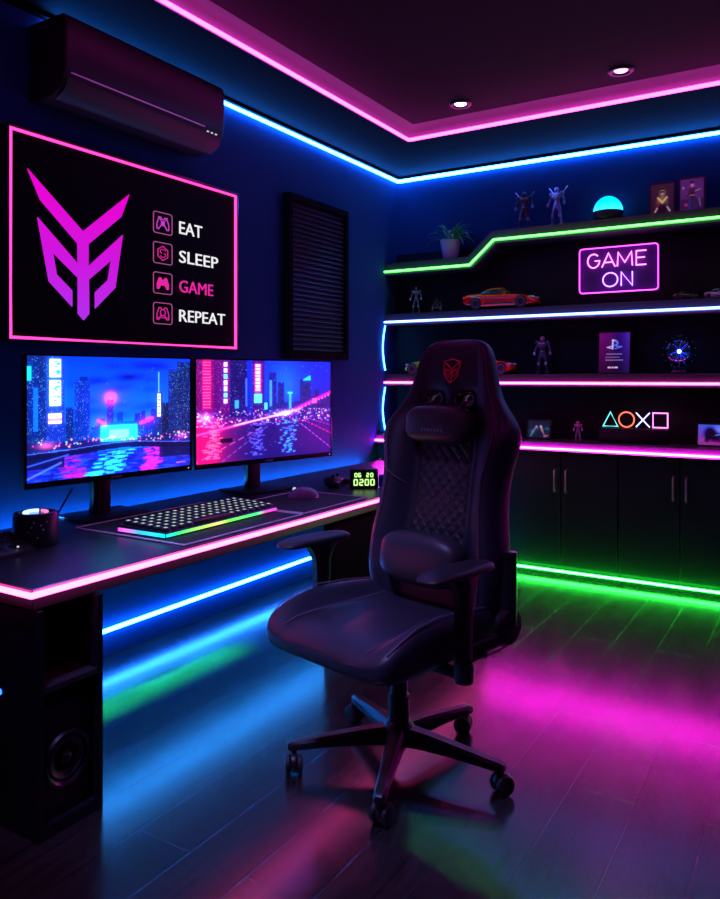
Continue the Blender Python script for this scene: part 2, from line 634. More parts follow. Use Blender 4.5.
# LED lines of the ceiling
c = MB()
q = 0.016
c.tube([(TX0 + q, TY1 - q, SZ + .008), (TX1 - q, TY1 - q, SZ + .008), (TX1 - q, TY0 + q, SZ + .008), (TX0 + q, TY0 + q, SZ + .008)], 0.0075, 8, closed=True)
tag(c.build('led_strip', M['strip_pink']), 'magenta LED line around the raised middle of the ceiling', 'LED strip')
c = MB()
c.tube([(0.018, -3.02, 2.713), (0.018, -0.018, 2.713), (3.85, -0.018, 2.713)], 0.009, 8)
tag(c.build('led_strip', M['strip_blue']), 'blue LED line along the top of both walls below the soffit', 'LED strip')


# recessed downlights
def downlight(x, y, lens, label, energy, color, tilt=(0, 0), size=1.2, group=None):
    t = thing('downlight', label, 'ceiling light', (x, y, CZ_), 0, group)
    MB().lathe([(0.048, -0.002), (0.062, -0.001), (0.064, -0.006), (0.058, -0.012), (0.048, -0.012), (0.040, -0.004), (0.036, 0.0)], 28).build('trim_ring', M['darkmetal'], t)
    MB().lathe([(0.0, -0.006), (0.030, -0.006), (0.034, -0.002), (0.034, 0.0)], 24).build('lens', lens, t)
    ld = bpy.data.lights.new('downlight_beam', 'SPOT')
    ld.energy = energy
    ld.color = color
    ld.spot_size = size
    ld.spot_blend = 0.9
    ld.shadow_soft_size = 0.06
    lo = bpy.data.objects.new('beam', ld)
    COL.objects.link(lo)
    lo.parent = t
    lo.location = (0, 0, -0.02)
    lo.rotation_euler = (tilt[0], tilt[1], 0)
    return t


downlight(0.965, -1.0, M['lamp_white'], 'small white recessed ceiling light nearer the corner, left of the pink one', 10, (0.8, 0.75, 1.0))
downlight(1.86, -1.01, M['lamp_pink'], 'pink glowing recessed ceiling light above the shelves, right of the white one', 14, (1.0, 0.05, 0.8))
downlight(1.25, -4.15, M['lamp_white'], 'unseen ceiling spot added to light the chair, above the near end of the desk', 300, (0.28, 0.28, 1.0), (0.42, 0), 0.75)  # lamp added out of view to brighten the chair
downlight(2.2, -3.5, M['lamp_pink'], 'unseen recessed ceiling light added to light the open floor near the camera', 14, (0.60, 0.05, 1.0))  # another added lamp, unseen, for purple on the floor

# ------------------------------------------------------------------ shelves on the back wall
XE = 3.3       # shelves run on past the picture's right edge
struct(MB().bx(0.0, XE, -0.012, -0.0005, 0.84, 2.165).build('trim_2', M['niche']))


def shelf(z, mat_s, label, group=None):
    t = thing('wall_shelf', label, 'shelf', (0, 0, z))
    MB().bx(0.002, XE, -0.187, -0.0125, -0.022, 0.06, 0.003, 1).build('board', M['shelf'], t)
    MB().bx(0.003, XE, -0.1885, -0.187, -.011, .011).build('halo_tape', M['tape'], t)
    MB().tube([(0.004, -0.203, 0), (XE, -0.203, 0)], 0.0062, 8).build('led_strip', mat_s, t)
    return t


t = thing('wall_shelf', 'stepped top shelf edged with a green light line', 'shelf', (0, 0, 0))
poly = [(0.002, 1.995), (0.690, 1.995), (0.862, 2.150), (XE, 2.150), (XE, 2.235), (0.830, 2.235), (0.655, 2.078), (0.002, 2.078)]
b = MB()
b.prism(poly, 0.187 - 0.0125, Matrix.Translation((0, -0.0125, 0)) @ ON_BACK)
b.build('board', M['shelf'], t)
b = MB()
b.prism([(0.003, 2.006), (0.678, 2.006), (0.853, 2.162), (XE, 2.162), (XE, 2.184), (0.843, 2.184), (0.668, 2.028), (0.003, 2.028)], .0015, T((0, -.187, 0)) @ ON_BACK)
b.build('halo_tape', M['tape'], t)
MB().tube([(0.004, -0.201, 2.017), (0.673, -0.201, 2.017), (0.848, -0.201, 2.173), (XE, -0.201, 2.173)], 0.0062, 8).build('led_strip', M['strip_green'], t)
shelf(1.650, M['strip_bshelf'], 'second shelf from the top edged with a blue white light line')
shelf(1.210, M['strip_pshelf'], 'third shelf from the top edged with a pink light line')
t = thing('countertop', 'black counter over the low cabinets with a pink light line along its edge', 'countertop', (0, 0, 0.80))
MB().bx(0.002, XE, -0.318, -0.001, -0.02, 0.04, 0.003, 1).build('board', M['shelf'], t)
MB().bx(0.003, XE, -0.3195, -0.318, -.011, .011).build('halo_tape', M['tape'], t)
MB().bx(0.003, XE, -0.344, -0.3185, -.0155, -.0125).build('light_lip', M['shelf'], t)  # lip added to keep the strip's light off the doors
MB().tube([(0.004, -0.334, 0), (XE, -0.334, 0)], 0.0062, 8).build('led_strip', M['strip_counter'], t)

# bowed blue light lines on the left wall at the shelf ends
for z0, z1, lab in ((1.30, 1.625, 'bowed blue LED line on the left wall between the second and third shelves'),
                    (0.86, 1.175, 'bowed blue LED line on the left wall between the third shelf and the counter')):
    pts = []
    for k in range(9):
        a = k / 8
        pts.append((0.009, -0.197 - 0.035 * math.sin(PI * a), z0 + (z1 - z0) * a))
    tag(MB().tube(pts, 0.0046, 8).build('led_strip', M['strip_cyan']), lab, 'LED strip')


# low cabinets
def cabinet(x0, x1, doors, label):
    t = thing('base_cabinet', label, 'cabinet', ((x0 + x1) / 2, 0, 0))
    w = x1 - x0
    b = MB()
    b.bx(-w / 2 + .001, w / 2 - .001, -0.285, -0.002, 0.055, 0.778)
    b.bx(-w / 2 + .001, w / 2 - .001, -0.262, -0.002, 0.0, 0.055)
    b.build('body', M['cabinet'], t)
    dw = w / doors
    for k in range(doors):
        a = -w / 2 + k * dw
        d = MB().bx(a + .003, a + dw - .003, -0.306, -0.286, 0.062, 0.772, 0.002, 1).build('door', M['cabinet'], t)
        hx = (a + dw - .034) if (k == 0 and doors == 2) else (a + .036)
        MB().tube([(hx, -0.306, 0.530), (hx, -0.330, 0.536), (hx, -0.332, 0.60), (hx, -0.330, 0.664), (hx, -0.306, 0.670)], 0.0055, 8).build('handle', M['metal'], d)


cabinet(0.004, 0.292, 1, 'narrow black low cabinet in the corner beside the desk')
cabinet(0.294, 0.988, 2, 'black two door low cabinet mostly hidden behind the gaming chair')
cabinet(0.990, 1.684, 2, 'black two door low cabinet just right of the gaming chair')
cabinet(1.686, 2.380, 2, 'black two door low cabinet at the right end of the row')
tag(MB().tube([(0.004, -0.318, 0.036), (2.376, -0.318, 0.036)], 0.007, 8).build('led_strip', M['strip_foot']),
    'green LED line along the foot of the low cabinets by the floor', 'LED strip')

# ------------------------------------------------------------------ desk
DX0, DX1, DY0, DY1 = 0.13, 0.945, -3.745, -0.50
t = thing('desktop', 'long black desktop with a hot pink light line along its edge', 'desk', (0, 0, 0))
MB().bx(DX0, DX1, DY0, DY1, 0.622, 0.68, 0.003, 1).build('board', M['desk'], t)
MB().bx(DX1 - .0005, DX1 + .001, DY0 + .002, DY1 - .002, .656, .678).build('halo_tape', M['tape'], t)
MB().tube([(DX0 + .05, DY0 - .012, 0.667), (DX1 + .012, DY0 - .012, 0.667), (DX1 + .012, DY1, 0.667)], 0.0062, 8).build('led_strip', M['strip_desk'], t)
MB().tube([(0.050, -3.7, 0.652), (0.050, DY1 - .02, 0.652)], 0.007, 8).build('back_led_strip', M['strip_back'], t)

# near pedestal with a speaker in its lower bay
t = thing('desk_pedestal', 'black open desk pedestal under the near end of the desk', 'cabinet', (0, 0, 0))
px0, px1, py0, py1 = 0.22, 0.968, -3.742, -3.532
b = MB()
b.bx(px0, px1, py0, py0 + .016, 0.0, 0.621)
b.build('side_panel', M['gloss'], t)
b = MB()
b.bx(px0, px1, py1 - .016, py1, 0.0, 0.621)
b.build('side_panel', M['gloss'], t)
MB().bx(px0, px0 + .016, py0 + .0165, py1 - .0165, 0.0, 0.621).build('back_panel', M['niche'], t)
MB().bx(px0 + .0165, px1 - .003, py0 + .0165, py1 - .0165, 0.0, 0.035).build('bottom_panel', M['gloss'], t)
MB().bx(px0 + .0165, px1 - .003, py0 + .0165, py1 - .0165, 0.395, 0.410).build('shelf', M['desk'], t)
MB().lathe([(0.0, 0.0), (0.009, 0.0), (0.008, 0.003), (0, 0.004)], 16, T((0.795, py0, 0.373)) @ Matrix.Rotation(PI / 2, 4, 'X')).build('blue_glow_disc', M['glow_blue'], t)  # glowing disc added for a blue highlight on the side panel

t = thing('loudspeaker', 'dark round coned speaker inside the lower bay of the near desk pedestal', 'speaker', (0.75, -3.637, 0.036))
MB().bx(-0.15, 0.185, -0.083, 0.083, 0.0, 0.30, 0.004, 2).build('cabinet', M['plastic'], t)
RT = T((0.185, 0, 0.150)) @ Matrix.Rotation(PI / 2, 4, 'Y')
MB().lathe([(0.077, 0.0), (0.078, 0.012), (0.072, 0.020), (0.064, 0.014), (0.062, 0.004)], 36, RT).build('ring', M['darkmetal'], t)
MB().lathe([(0.061, 0.004), (0.055, 0.012), (0.048, 0.007), (0.026, 0.0005), (0.0, 0.0005)], 36, RT).build('cone', M['cone'], t)
MB().lathe([(0.022, 0.001), (0.020, 0.009), (0.011, 0.016), (0, 0.018)], 24, RT).build('dust_cap', M['plastic_gloss'], t)

t = thing('desk_leg_panel', 'flat black leg panel under the far end of the desk', 'desk leg', (0, 0, 0))
MB().bx(0.885, 0.925, -2.275, -0.56, 0.0, 0.621, 0.002, 1).build('body', M['matte'], t)
MB().bx(0.9255, 0.940, -2.270, -0.565, 0.02, 0.600, 0.002, 1).build('front_panel', M['matte'], t)

# LED lines below the desk
tag(MB().tube([(0.020, -3.5, 0.115), (0.020, -2.28, 0.120), (0.020, -1.0, 0.125)], 0.010, 8).build('led_strip', M['strip_blue']),
    'blue LED line low on the left wall in the leg space under the desk', 'LED strip')


def channel(name, label, x, y0, y1, color, power, spread, tilt, w=0.014):
    """aluminium LED profile screwed under the desktop, its lamp shining down"""
    t = thing(name, label, 'LED strip', (x, (y0 + y1) / 2, 0.6215))
    L = y1 - y0
    b = MB()
    b.bx(-.012, -.009, -L / 2, L / 2, -.014, 0)
    b.bx(.009, .012, -L / 2, L / 2, -.014, 0)
    b.bx(-.009, .009, -L / 2, L / 2, -.003, 0)
    b.build('channel', M['darkmetal'], t)
    ld = bpy.data.lights.new('led_line', 'AREA')
    ld.shape = 'RECTANGLE'
    ld.size = w
    ld.size_y = L - .02
    ld.energy = power
    ld.color = color
    ld.spread = math.radians(spread)
    lo = bpy.data.objects.new('led_line', ld)
    COL.objects.link(lo)
    lo.parent = t
    lo.location = (0, 0, -0.0045)
    lo.rotation_euler = (0, tilt, 0)
    return t


channel('led_channel', 'LED profile with green light under the middle of the desktop', 0.42, -3.50, -2.30, (0.01, 1.0, 0.0), 14, 26, 0.0)
channel('led_channel', 'LED profile with blue light under the front of the desktop', 0.885, -3.50, -2.30, (0.0, 0.30, 1.0), 3, 30, 0.0)

# ------------------------------------------------------------------ left wall: sign, air conditioner, louvred panel
t = thing('wall_sign', 'large black lit sign with a winged emblem and EAT SLEEP GAME REPEAT', 'sign', (0.0, -2.545, 1.815))
w2, h2 = 0.672, 0.418
MB().bx(0.002, 0.034, -w2, w2, -h2, h2, 0.003, 1).build('panel', M['poster'], t)
fb = MB()
fb.tube([(0.042, -w2 + .009, -h2 + .009), (0.042, w2 - .009, -h2 + .009), (0.042, w2 - .009, h2 - .009), (0.042, -w2 + .009, h2 - .009)], 0.006, 8, closed=True)
fb.build('light_border', M['frame_pink'], t)
fr = MB()
for a, bb, cc, dd in ((-w2 - .008, w2 + .008, h2, h2 + .008), (-w2 - .008, w2 + .008, -h2 - .008, -h2), (-w2 - .008, -w2, -h2, h2), (w2, w2 + .008, -h2, h2)):
    fr.bx(0.002, 0.05, a, bb, cc, dd)
fr.build('frame', M['plastic_gloss'], t)
EM = [(-3.131, 2.082), (-2.866, 1.874), (-2.612, 2.085), (-2.659, 1.974), (-2.838, 1.824), (-2.838, 1.728), (-2.65, 1.894), (-2.693, 1.65), (-2.802, 1.549), (-2.802, 1.619), (-2.733, 1.68), (-2.715, 1.77), (-2.836, 1.671), (-2.834, 1.524), (-2.862, 1.494), (-2.891, 1.52), (-2.891, 1.673), (-3.015, 1.764), (-2.997, 1.675), (-2.921, 1.615), (-2.921, 1.548), (-3.033, 1.643), (-3.086, 1.896), (-2.891, 1.731), (-2.893, 1.819), (-3.073, 1.969)]
EM = [(a + 2.545, z - 1.815) for a, z in EM]
MB().prism(EM, 0.006, T((0.036, 0, 0)) @ ON_LEFT).build('emblem', M['emblem'], t)
for s, z, hgt, wd, mt in (('EAT', 1.958, 0.062, 0.160, 'white_lit'), ('SLEEP', 1.816, 0.060, 0.279, 'white_lit'), ('GAME', 1.670, 0.060, 0.241, 'pink_lit'), ('REPEAT', 1.524, 0.060, 0.333, 'white_lit')):
    text_obj('lettering', s, hgt / 0.7, M[mt], t, T((0.038, -2.295 + 2.545, z - 1.815)) @ ON_LEFT, 0.004, 1.0, wd)


def ring_poly(pts, r, closed=True, x=0.040, mb=None):
    mb = mb or MB()
    mb.tube([(x, p[0], p[1]) for p in pts], r, 6, closed=closed)
    return mb


def circle(cx, cy, r, n=20, a0=0.0, a1=2 * PI, e=False):
    k = n if not e else n - 1
    return [(cx + r * math.cos(a0 + (a1 - a0) * i / k), cy + r * math.sin(a0 + (a1 - a0) * i / k)) for i in range(n)]


PAD = [(-.40, .55), (-.22, .58), (-.12, .38), (.12, .38), (.22, .58), (.40, .55), (.62, -.10), (.60, -.60), (.42, -.62), (.20, -.22), (-.20, -.22), (-.42, -.62), (-.60, -.60), (-.62, -.10)]
for k, (zc, mt) in enumerate(((1.988, 'icon_v'), (1.844, 'icon_p'), (1.700, 'pink_lit'), (1.555, 'icon_p'))):
    yc, zc = -2.406 + 2.545, zc - 1.815
    hw, hh = 0.060, 0.050
    fo = MB()
    fo.tube([(0.040, yc + a * hw, zc + b_ * hh) for a, b_ in ((-1, -.85), (-.85, -1), (.85, -1), (1, -.85), (1, .85), (.85, 1), (-.85, 1), (-1, .85))], 0.0022, 6, closed=True)
    ic = fo.build('icon', M['icon_f'], t)
    g = MB()
    pad = [(yc + a * 0.062, zc + c_ * 0.048) for a, c_ in PAD]
    if k == 2:
        g.prism(pad, 0.004, T((0.038, 0, 0)) @ ON_LEFT)
    elif k == 1:
        ring_poly([(yc + .036 * math.cos(a), zc + .034 * math.sin(a)) for a in [PI / 2 + 2 * PI * i / 6 for i in range(6)]], 0.0025, mb=g)
        ring_poly([(yc + 0.018 * math.cos(a), zc + 0.009 + 0.010 * math.sin(a)) for a in [0.3 + 4.0 * i / 8 for i in range(9)]], 0.0022, False, mb=g)
        ring_poly([(yc - 0.018 * math.cos(a), zc - 0.009 - 0.010 * math.sin(a)) for a in [0.3 + 4.0 * i / 8 for i in range(9)]], 0.0022, False, mb=g)
    else:
        ring_poly(pad, 0.0026, mb=g)
        if k == 0:
            ring_poly([(yc - .03, zc - .03), (yc + .03, zc + .03)], 0.0022, False, mb=g)
            ring_poly([(yc - .03, zc + .03), (yc + .03, zc - .03)], 0.0022, False, mb=g)
            ring_poly(circle(yc, zc, 0.009, 12), 0.003, mb=g)
        else:
            ring_poly(circle(yc, zc + .004, 0.016, 14), 0.0025, mb=g)
            ring_poly([(yc - .033, zc - .02), (yc + .033, zc - .02)], 0.0022, False, mb=g)
    g.build('glyph', M[mt], ic)

# air conditioner
t = thing('air_conditioner', 'black split air conditioner high on the left wall above the sign', 'air conditioner', (0, -2.645, 2.357))
hl = 0.455
prof = [(0.002, 0.01), (0.06, 0.0), (0.155, 0.008), (0.205, 0.035), (0.228, 0.075), (0.238, 0.13), (0.240, 0.27), (0.232, 0.305), (0.215, 0.318), (0.002, 0.318)]
b = MB()
b.rings([[(x, y, z) for x, z in prof] for y in (-hl, hl)])
body = b.build('body', M['ac'], t, sharp=25)
bv = body.modifiers.new('edge', 'BEVEL')
bv.width = 0.006
bv.segments = 2
bv.limit_method = 'ANGLE'
bv.angle_limit = math.radians(50)
bake(body)
fl = [(0.150, -0.001), (0.200, 0.024), (0.224, 0.064), (0.228, 0.066), (0.205, 0.022), (0.152, -0.005)]
b = MB()
b.rings([[(x + .004, y, z - .001) for x, z in fl] for y in (-hl + .012, hl - .012)])
b.build('air_flap', M['ac'], t)
MB().bx(0.2315, 0.2365, -hl + .025, hl - .135, 0.084, 0.089).build('trim_line', M['chrome'], t)
for k in range(3):
    MB().box((0.231, hl - .11 + k * .028, 0.070), (0.006, 0.010, 0.005)).build('status_light', M['led_dot'], t)

# louvred panel
t = thing('louvred_panel', 'tall black louvred panel on the left wall between sign and corner', 'wall panel', (0, -1.09, 1.36))
W_, H_ = 0.325, 0.985
b = MB()
b.bx(0.002, 0.055, -W_, -W_ + .035, 0, H_)
b.bx(0.002, 0.055, W_ - .035, W_, 0, H_)
b.bx(0.002, 0.055, -W_ + .035, W_ - .035, 0, .045)
b.bx(0.002, 0.055, -W_ + .035, W_ - .035, H_ - .035, H_)
b.build('frame', M['matte'], t)
MB().bx(0.002, 0.010, -W_ + .035, W_ - .035, .045, H_ - .035).build('backing', M['niche'], t)
b = MB()
n = 30
for k in range(n):
    z = 0.065 + k * (H_ - .12) / (n - 1)
    b.box((0.031, 0, z), (0.004, 2 * (W_ - .037), 0.030), 0.001, 1, rot=Matrix.Rotation(math.radians(-38), 3, 'Y'))
b.build('slats', M['slat'], t)


# ------------------------------------------------------------------ monitors with their pictures
def canvas(W, H):
    return np.zeros((H, W, 3), np.float32)


def rect(im, x0, y0, x1, y1, c, a=1.0):
    H, W, _ = im.shape
    i0, i1 = max(0, int(round(y0 * H))), min(H, int(round(y1 * H)))
    j0, j1 = max(0, int(round(x0 * W))), min(W, int(round(x1 * W)))
    if i1 > i0 and j1 > j0:
        im[i0:i1, j0:j1] = im[i0:i1, j0:j1] * (1 - a) + np.array(c, np.float32) * a


def glow(im, x, y, rx, ry, c, a=1.0):
    H, W, _ = im.shape
    yy, xx = np.mgrid[0:H, 0:W]
    g = np.exp(-(((xx / W - x) / rx) ** 2 + ((yy / H - y) / ry) ** 2))[..., None] * a
    im += g * np.array(c, np.float32)


def line(im, x0, y0, x1, y1, w, c, a=1.0):
    H, W, _ = im.shape
    yy, xx = np.mgrid[0:H, 0:W]
    px, py = xx / W, yy / H * (H / W)
    ax, ay, bx_, by_ = x0, y0 * H / W, x1, y1 * H / W
    dx, dy = bx_ - ax, by_ - ay
    u = np.clip(((px - ax) * dx + (py - ay) * dy) / (dx * dx + dy * dy + 1e-9), 0, 1)
    d = np.hypot(px - ax - u * dx, py - ay - u * dy)
    g = np.clip(1.3 - d / w, 0, 1)[..., None] * a
    im[:] = im * (1 - g) + np.array(c, np.float32) * g


def building(im, rng, x0, x1, top, base, body, wins, dens=0.35, a=1.0):
    H, W, _ = im.shape
    rect(im, x0, top, x1, base, body, a)
    j0, j1 = int(x0 * W), int(x1 * W)
    i0, i1 = int(top * H), int(base * H)
    for j in range(max(j0 + 1, 0), min(j1 - 1, W), 2):
        for i in range(max(i0 + 1, 0), min(i1 - 1, H), 2):
            if rng.random() < dens:
                c_ = np.array(wins[rng.integers(len(wins))], np.float32)
                im[i, j] = c_ * (0.35 + 0.65 * rng.random())


def blur(im, k):
    w = np.exp(-0.5 * (np.arange(-3 * k, 3 * k + 1) / k) ** 2)
    w /= w.sum()
    for ax in (0, 1):
        p = np.pad(im, [(3 * k, 3 * k) if a == ax else (0, 0) for a in range(3)], mode='edge')
        im = sum(w[i] * (p[i:i + im.shape[0]] if ax == 0 else p[:, i:i + im.shape[1]]) for i in range(len(w)))
    return im


def finish(im, gain=1.0):
    """the soft bloom of a night photograph shown on the screen"""
    im = np.clip(im, 0, 1)
    hot = np.clip(im - 0.45, 0, 1)
    im = 0.75 * im + 0.25 * blur(im, 1) + 0.5 * blur(hot, 2) + 0.7 * blur(hot, 7)
    return np.clip(im * gain, 0, 1)


def city_one(W=320, H=182):
    rng = np.random.default_rng(5)
    im = canvas(W, H)
    yy = (np.mgrid[0:H, 0:W][0] / H)[..., None]
    top, mid = np.array([0.0, 0.20, 0.74]), np.array([0.02, 0.40, 0.98])
    im[:] = top * (1 - np.clip(yy / 0.6, 0, 1)) + mid * np.clip(yy / 0.6, 0, 1)
    for _ in range(26):
        glow(im, 0.25 + 0.6 * rng.random(), 0.05 + 0.45 * rng.random(), 0.07, 0.03, (-0.02, -0.07, -0.14), 0.9)
    for _ in range(40):
        rect(im, *(lambda x, y: (x, y, x + .005, y + .008))(0.25 + 0.6 * rng.random(), 0.55 * rng.random()), (0.3, 0.55, 0.95), 0.5)
    blues = [(0.1, 0.5, 0.95), (0.3, 0.75, 1.0), (0.55, 0.8, 1.0), (0.15, 0.3, 0.8)]
    for k in range(16):
        x = 0.2 + 0.6 * k / 16
        building(im, rng, x, x + 0.045, 0.52 + 0.12 * rng.random(), 0.72, (0.02, 0.16, 0.52), blues, 0.15, 0.85)
    building(im, rng, 0.255, 0.345, 0.20, 0.72, (0.02, 0.15, 0.52), blues, 0.35)
    rect(im, 0.285, 0.165, 0.33, 0.20, (0.02, 0.12, 0.42))
    building(im, rng, 0.445, 0.485, 0.36, 0.62, (0.06, 0.14, 0.5), [(0.8, 0.3, 0.6), (0.3, 0.6, 1)], 0.35)
    glow(im, 0.465, 0.345, 0.035, 0.05, (1.0, 0.1, 0.55), 1.0)
    glow(im, 0.465, 0.345, 0.10, 0.10, (0.35, 0.0, 0.45), 0.7)
    building(im, rng, 0.505, 0.545, 0.47, 0.64, (0.03, 0.18, 0.6), blues, 0.2)
    for k in range(7):
        x = 0.62 + 0.035 * k
        building(im, rng, x, x + 0.034, 0.44 + 0.10 * rng.random(), 0.72, (0.03, 0.13, 0.5), blues, 0.22)
    rect(im, 0.775, 0.12, 0.780, 0.32, (0.5, 0.75, 1.0), 0.8)
    building(im, rng, 0.762, 0.802, 0.31, 0.70, (0.05, 0.12, 0.42), blues, 0.2)
    rect(im, 0.768, 0.32, 0.792, 0.53, (0.85, 0.92, 1.0))
    for k in range(6):
        rect(im, 0.773, 0.34 + .03 * k, 0.787, 0.353 + .03 * k, (0.25, 0.35, 0.7))
    # big dark towers on both flanks
    building(im, rng, 0.80, 0.845, 0.40, 0.74, (0.02, 0.07, 0.26), blues, 0.25)
    building(im, rng, 0.845, 0.92, 0.10, 0.76, (0.02, 0.10, 0.36), blues, 0.30)
    building(im, rng, 0.905, 1.0, 0.03, 0.80, (0.02, 0.09, 0.32), blues, 0.32)
    for k in range(9):
        line(im, 0.85, 0.12 + .065 * k, 1.0, 0.07 + .07 * k, 0.003, (0.05, 0.22, 0.6), 0.6)
    building(im, rng, 0.0, 0.13, 0.0, 0.80, (0.02, 0.12, 0.44), blues, 0.35)
    building(im, rng, 0.10, 0.20, 0.0, 0.74, (0.04, 0.16, 0.55), blues, 0.30)
    building(im, rng, 0.205, 0.25, 0.42, 0.74, (0.02, 0.12, 0.42), blues, 0.25)
    rect(im, 0.035, 0.25, 0.06, 0.6, (0.05, 0.45, 0.9), 0.8)
    rect(im, 0.0, 0.08, 0.025, 0.2, (0.1, 0.7, 0.9), 0.9)
    for y0, y1 in ((0.02, 0.17), (0.19, 0.40)):
        rect(im, 0.120, y0, 0.182, y1, (0.72, 0.97, 1.0))
        for k in range(9):
            x = 0.128 + 0.035 * rng.random()
            y = y0 + .015 + (y1 - y0 - .045) * rng.random()
            rect(im, x, y, x + .018, y + .012, (0.1, 0.45, 0.75))
    rect(im, 0.112, 0.46, 0.185, 0.545, (0.85, 0.85, 1.0))
    rect(im, 0.112, 0.50, 0.185, 0.52, (0.95, 0.4, 0.75))
    # street line, lit pavilion
    rect(im, 0.0, 0.70, 1.0, 0.76, (0.06, 0.08, 0.36))
    rect(im, 0.405, 0.575, 0.635, 0.72, (0.1, 0.72, 0.92))
    for k in range(12):
        rect(im, 0.41 + .019 * k, 0.59, 0.414 + .019 * k, 0.72, (0.05, 0.38, 0.75))
    rect(im, 0.40, 0.555, 0.64, 0.58, (0.04, 0.20, 0.55))
    rect(im, 0.46, 0.62, 0.58, 0.70, (0.6, 1.0, 1.0), 0.6)
    glow(im, 0.52, 0.65, 0.12, 0.07, (0.1, 0.45, 0.5), 0.8)
    line(im, 0.39, 0.535, 0.435, 0.57, 0.008, (1.0, 0.35, 0.8))
    line(im, 0.655, 0.575, 0.735, 0.535, 0.009, (1.0, 0.25, 0.7))
    glow(im, 0.41, 0.55, 0.05, 0.05, (0.5, 0.0, 0.4), 0.7)
    glow(im, 0.70, 0.55, 0.06, 0.05, (0.5, 0.0, 0.4), 0.7)
    for _ in range(110):
        x, y = rng.random(), 0.665 + 0.08 * rng.random()
        c_ = [(1, 0.5, 0.7), (1, 0.75, 0.5), (0.6, 0.9, 1), (0.9, 0.2, 0.8)][rng.integers(4)]
        rect(im, x, y, x + .008, y + .012, c_, 0.8)
    glow(im, 0.10, 0.715, 0.05, 0.03, (0.9, 0.3, 0.3), 0.8)
    glow(im, 0.94, 0.715, 0.04, 0.03, (0.8, 0.2, 0.4), 0.7)
    # river below the bridge
    m_ = np.array([0.04, 0.12, 0.55])
    r0 = int(0.80 * H)
    im[r0:] = m_
    for _ in range(420):
        x, y = rng.random(), 0.80 + 0.2 * rng.random()
        c_ = [(0.05, 0.25, 0.85), (0.02, 0.07, 0.35), (0.1, 0.4, 0.95), (0.25, 0.1, 0.6)][rng.integers(4)]
        rect(im, x, y, x + .03 + .03 * rng.random(), y + .010, c_, 0.5)
    for _ in range(60):
        y = 0.78 + 0.21 * rng.random()
        x = 0.40 + 0.2 * rng.random() - (y - .8) * 0.6
        rect(im, x, y, x + .05, y + .012, (0.2, 0.85, 1.0), 0.6)
        x = 0.66 + 0.12 * rng.random() - (y - .8) * 0.15
        rect(im, x, y, x + .05, y + .012, (0.85, 0.15, 0.9), 0.6)
        x = 0.12 + 0.12 * rng.random() + (y - .8) * 0.3
        rect(im, x, y, x + .05, y + .012, (0.75, 0.1, 0.7), 0.45)
    # bridge
    for j in range(W):
        x = j / W
        y = 0.775 - 0.045 * math.exp(-((x - 0.55) / 0.3) ** 2) + 0.02
        i0, i1 = int((y - 0.012) * H), int((y + 0.035) * H)
        im[i0:i1, j] = (0.02, 0.05, 0.22)
        im[max(0, i0 - 1), j] = (0.3, 0.4, 0.95)
    rect(im, 0.0, 0.79, 0.20, 0.90, (0.02, 0.05, 0.22), 0.85)
    rect(im, 0.78, 0.79, 1.0, 0.90, (0.02, 0.05, 0.22), 0.8)
    line(im, 0.0, 0.97, 0.18, 0.86, 0.006, (0.3, 0.5, 1.0), 0.8)
    line(im, 0.0, 0.87, 0.22, 0.80, 0.004, (0.25, 0.4, 0.95), 0.8)
    rect(im, 0.90, 0.955, 0.97, 0.965, (0.9, 0.4, 0.9), 0.7)
    return finish(im, 1.12)


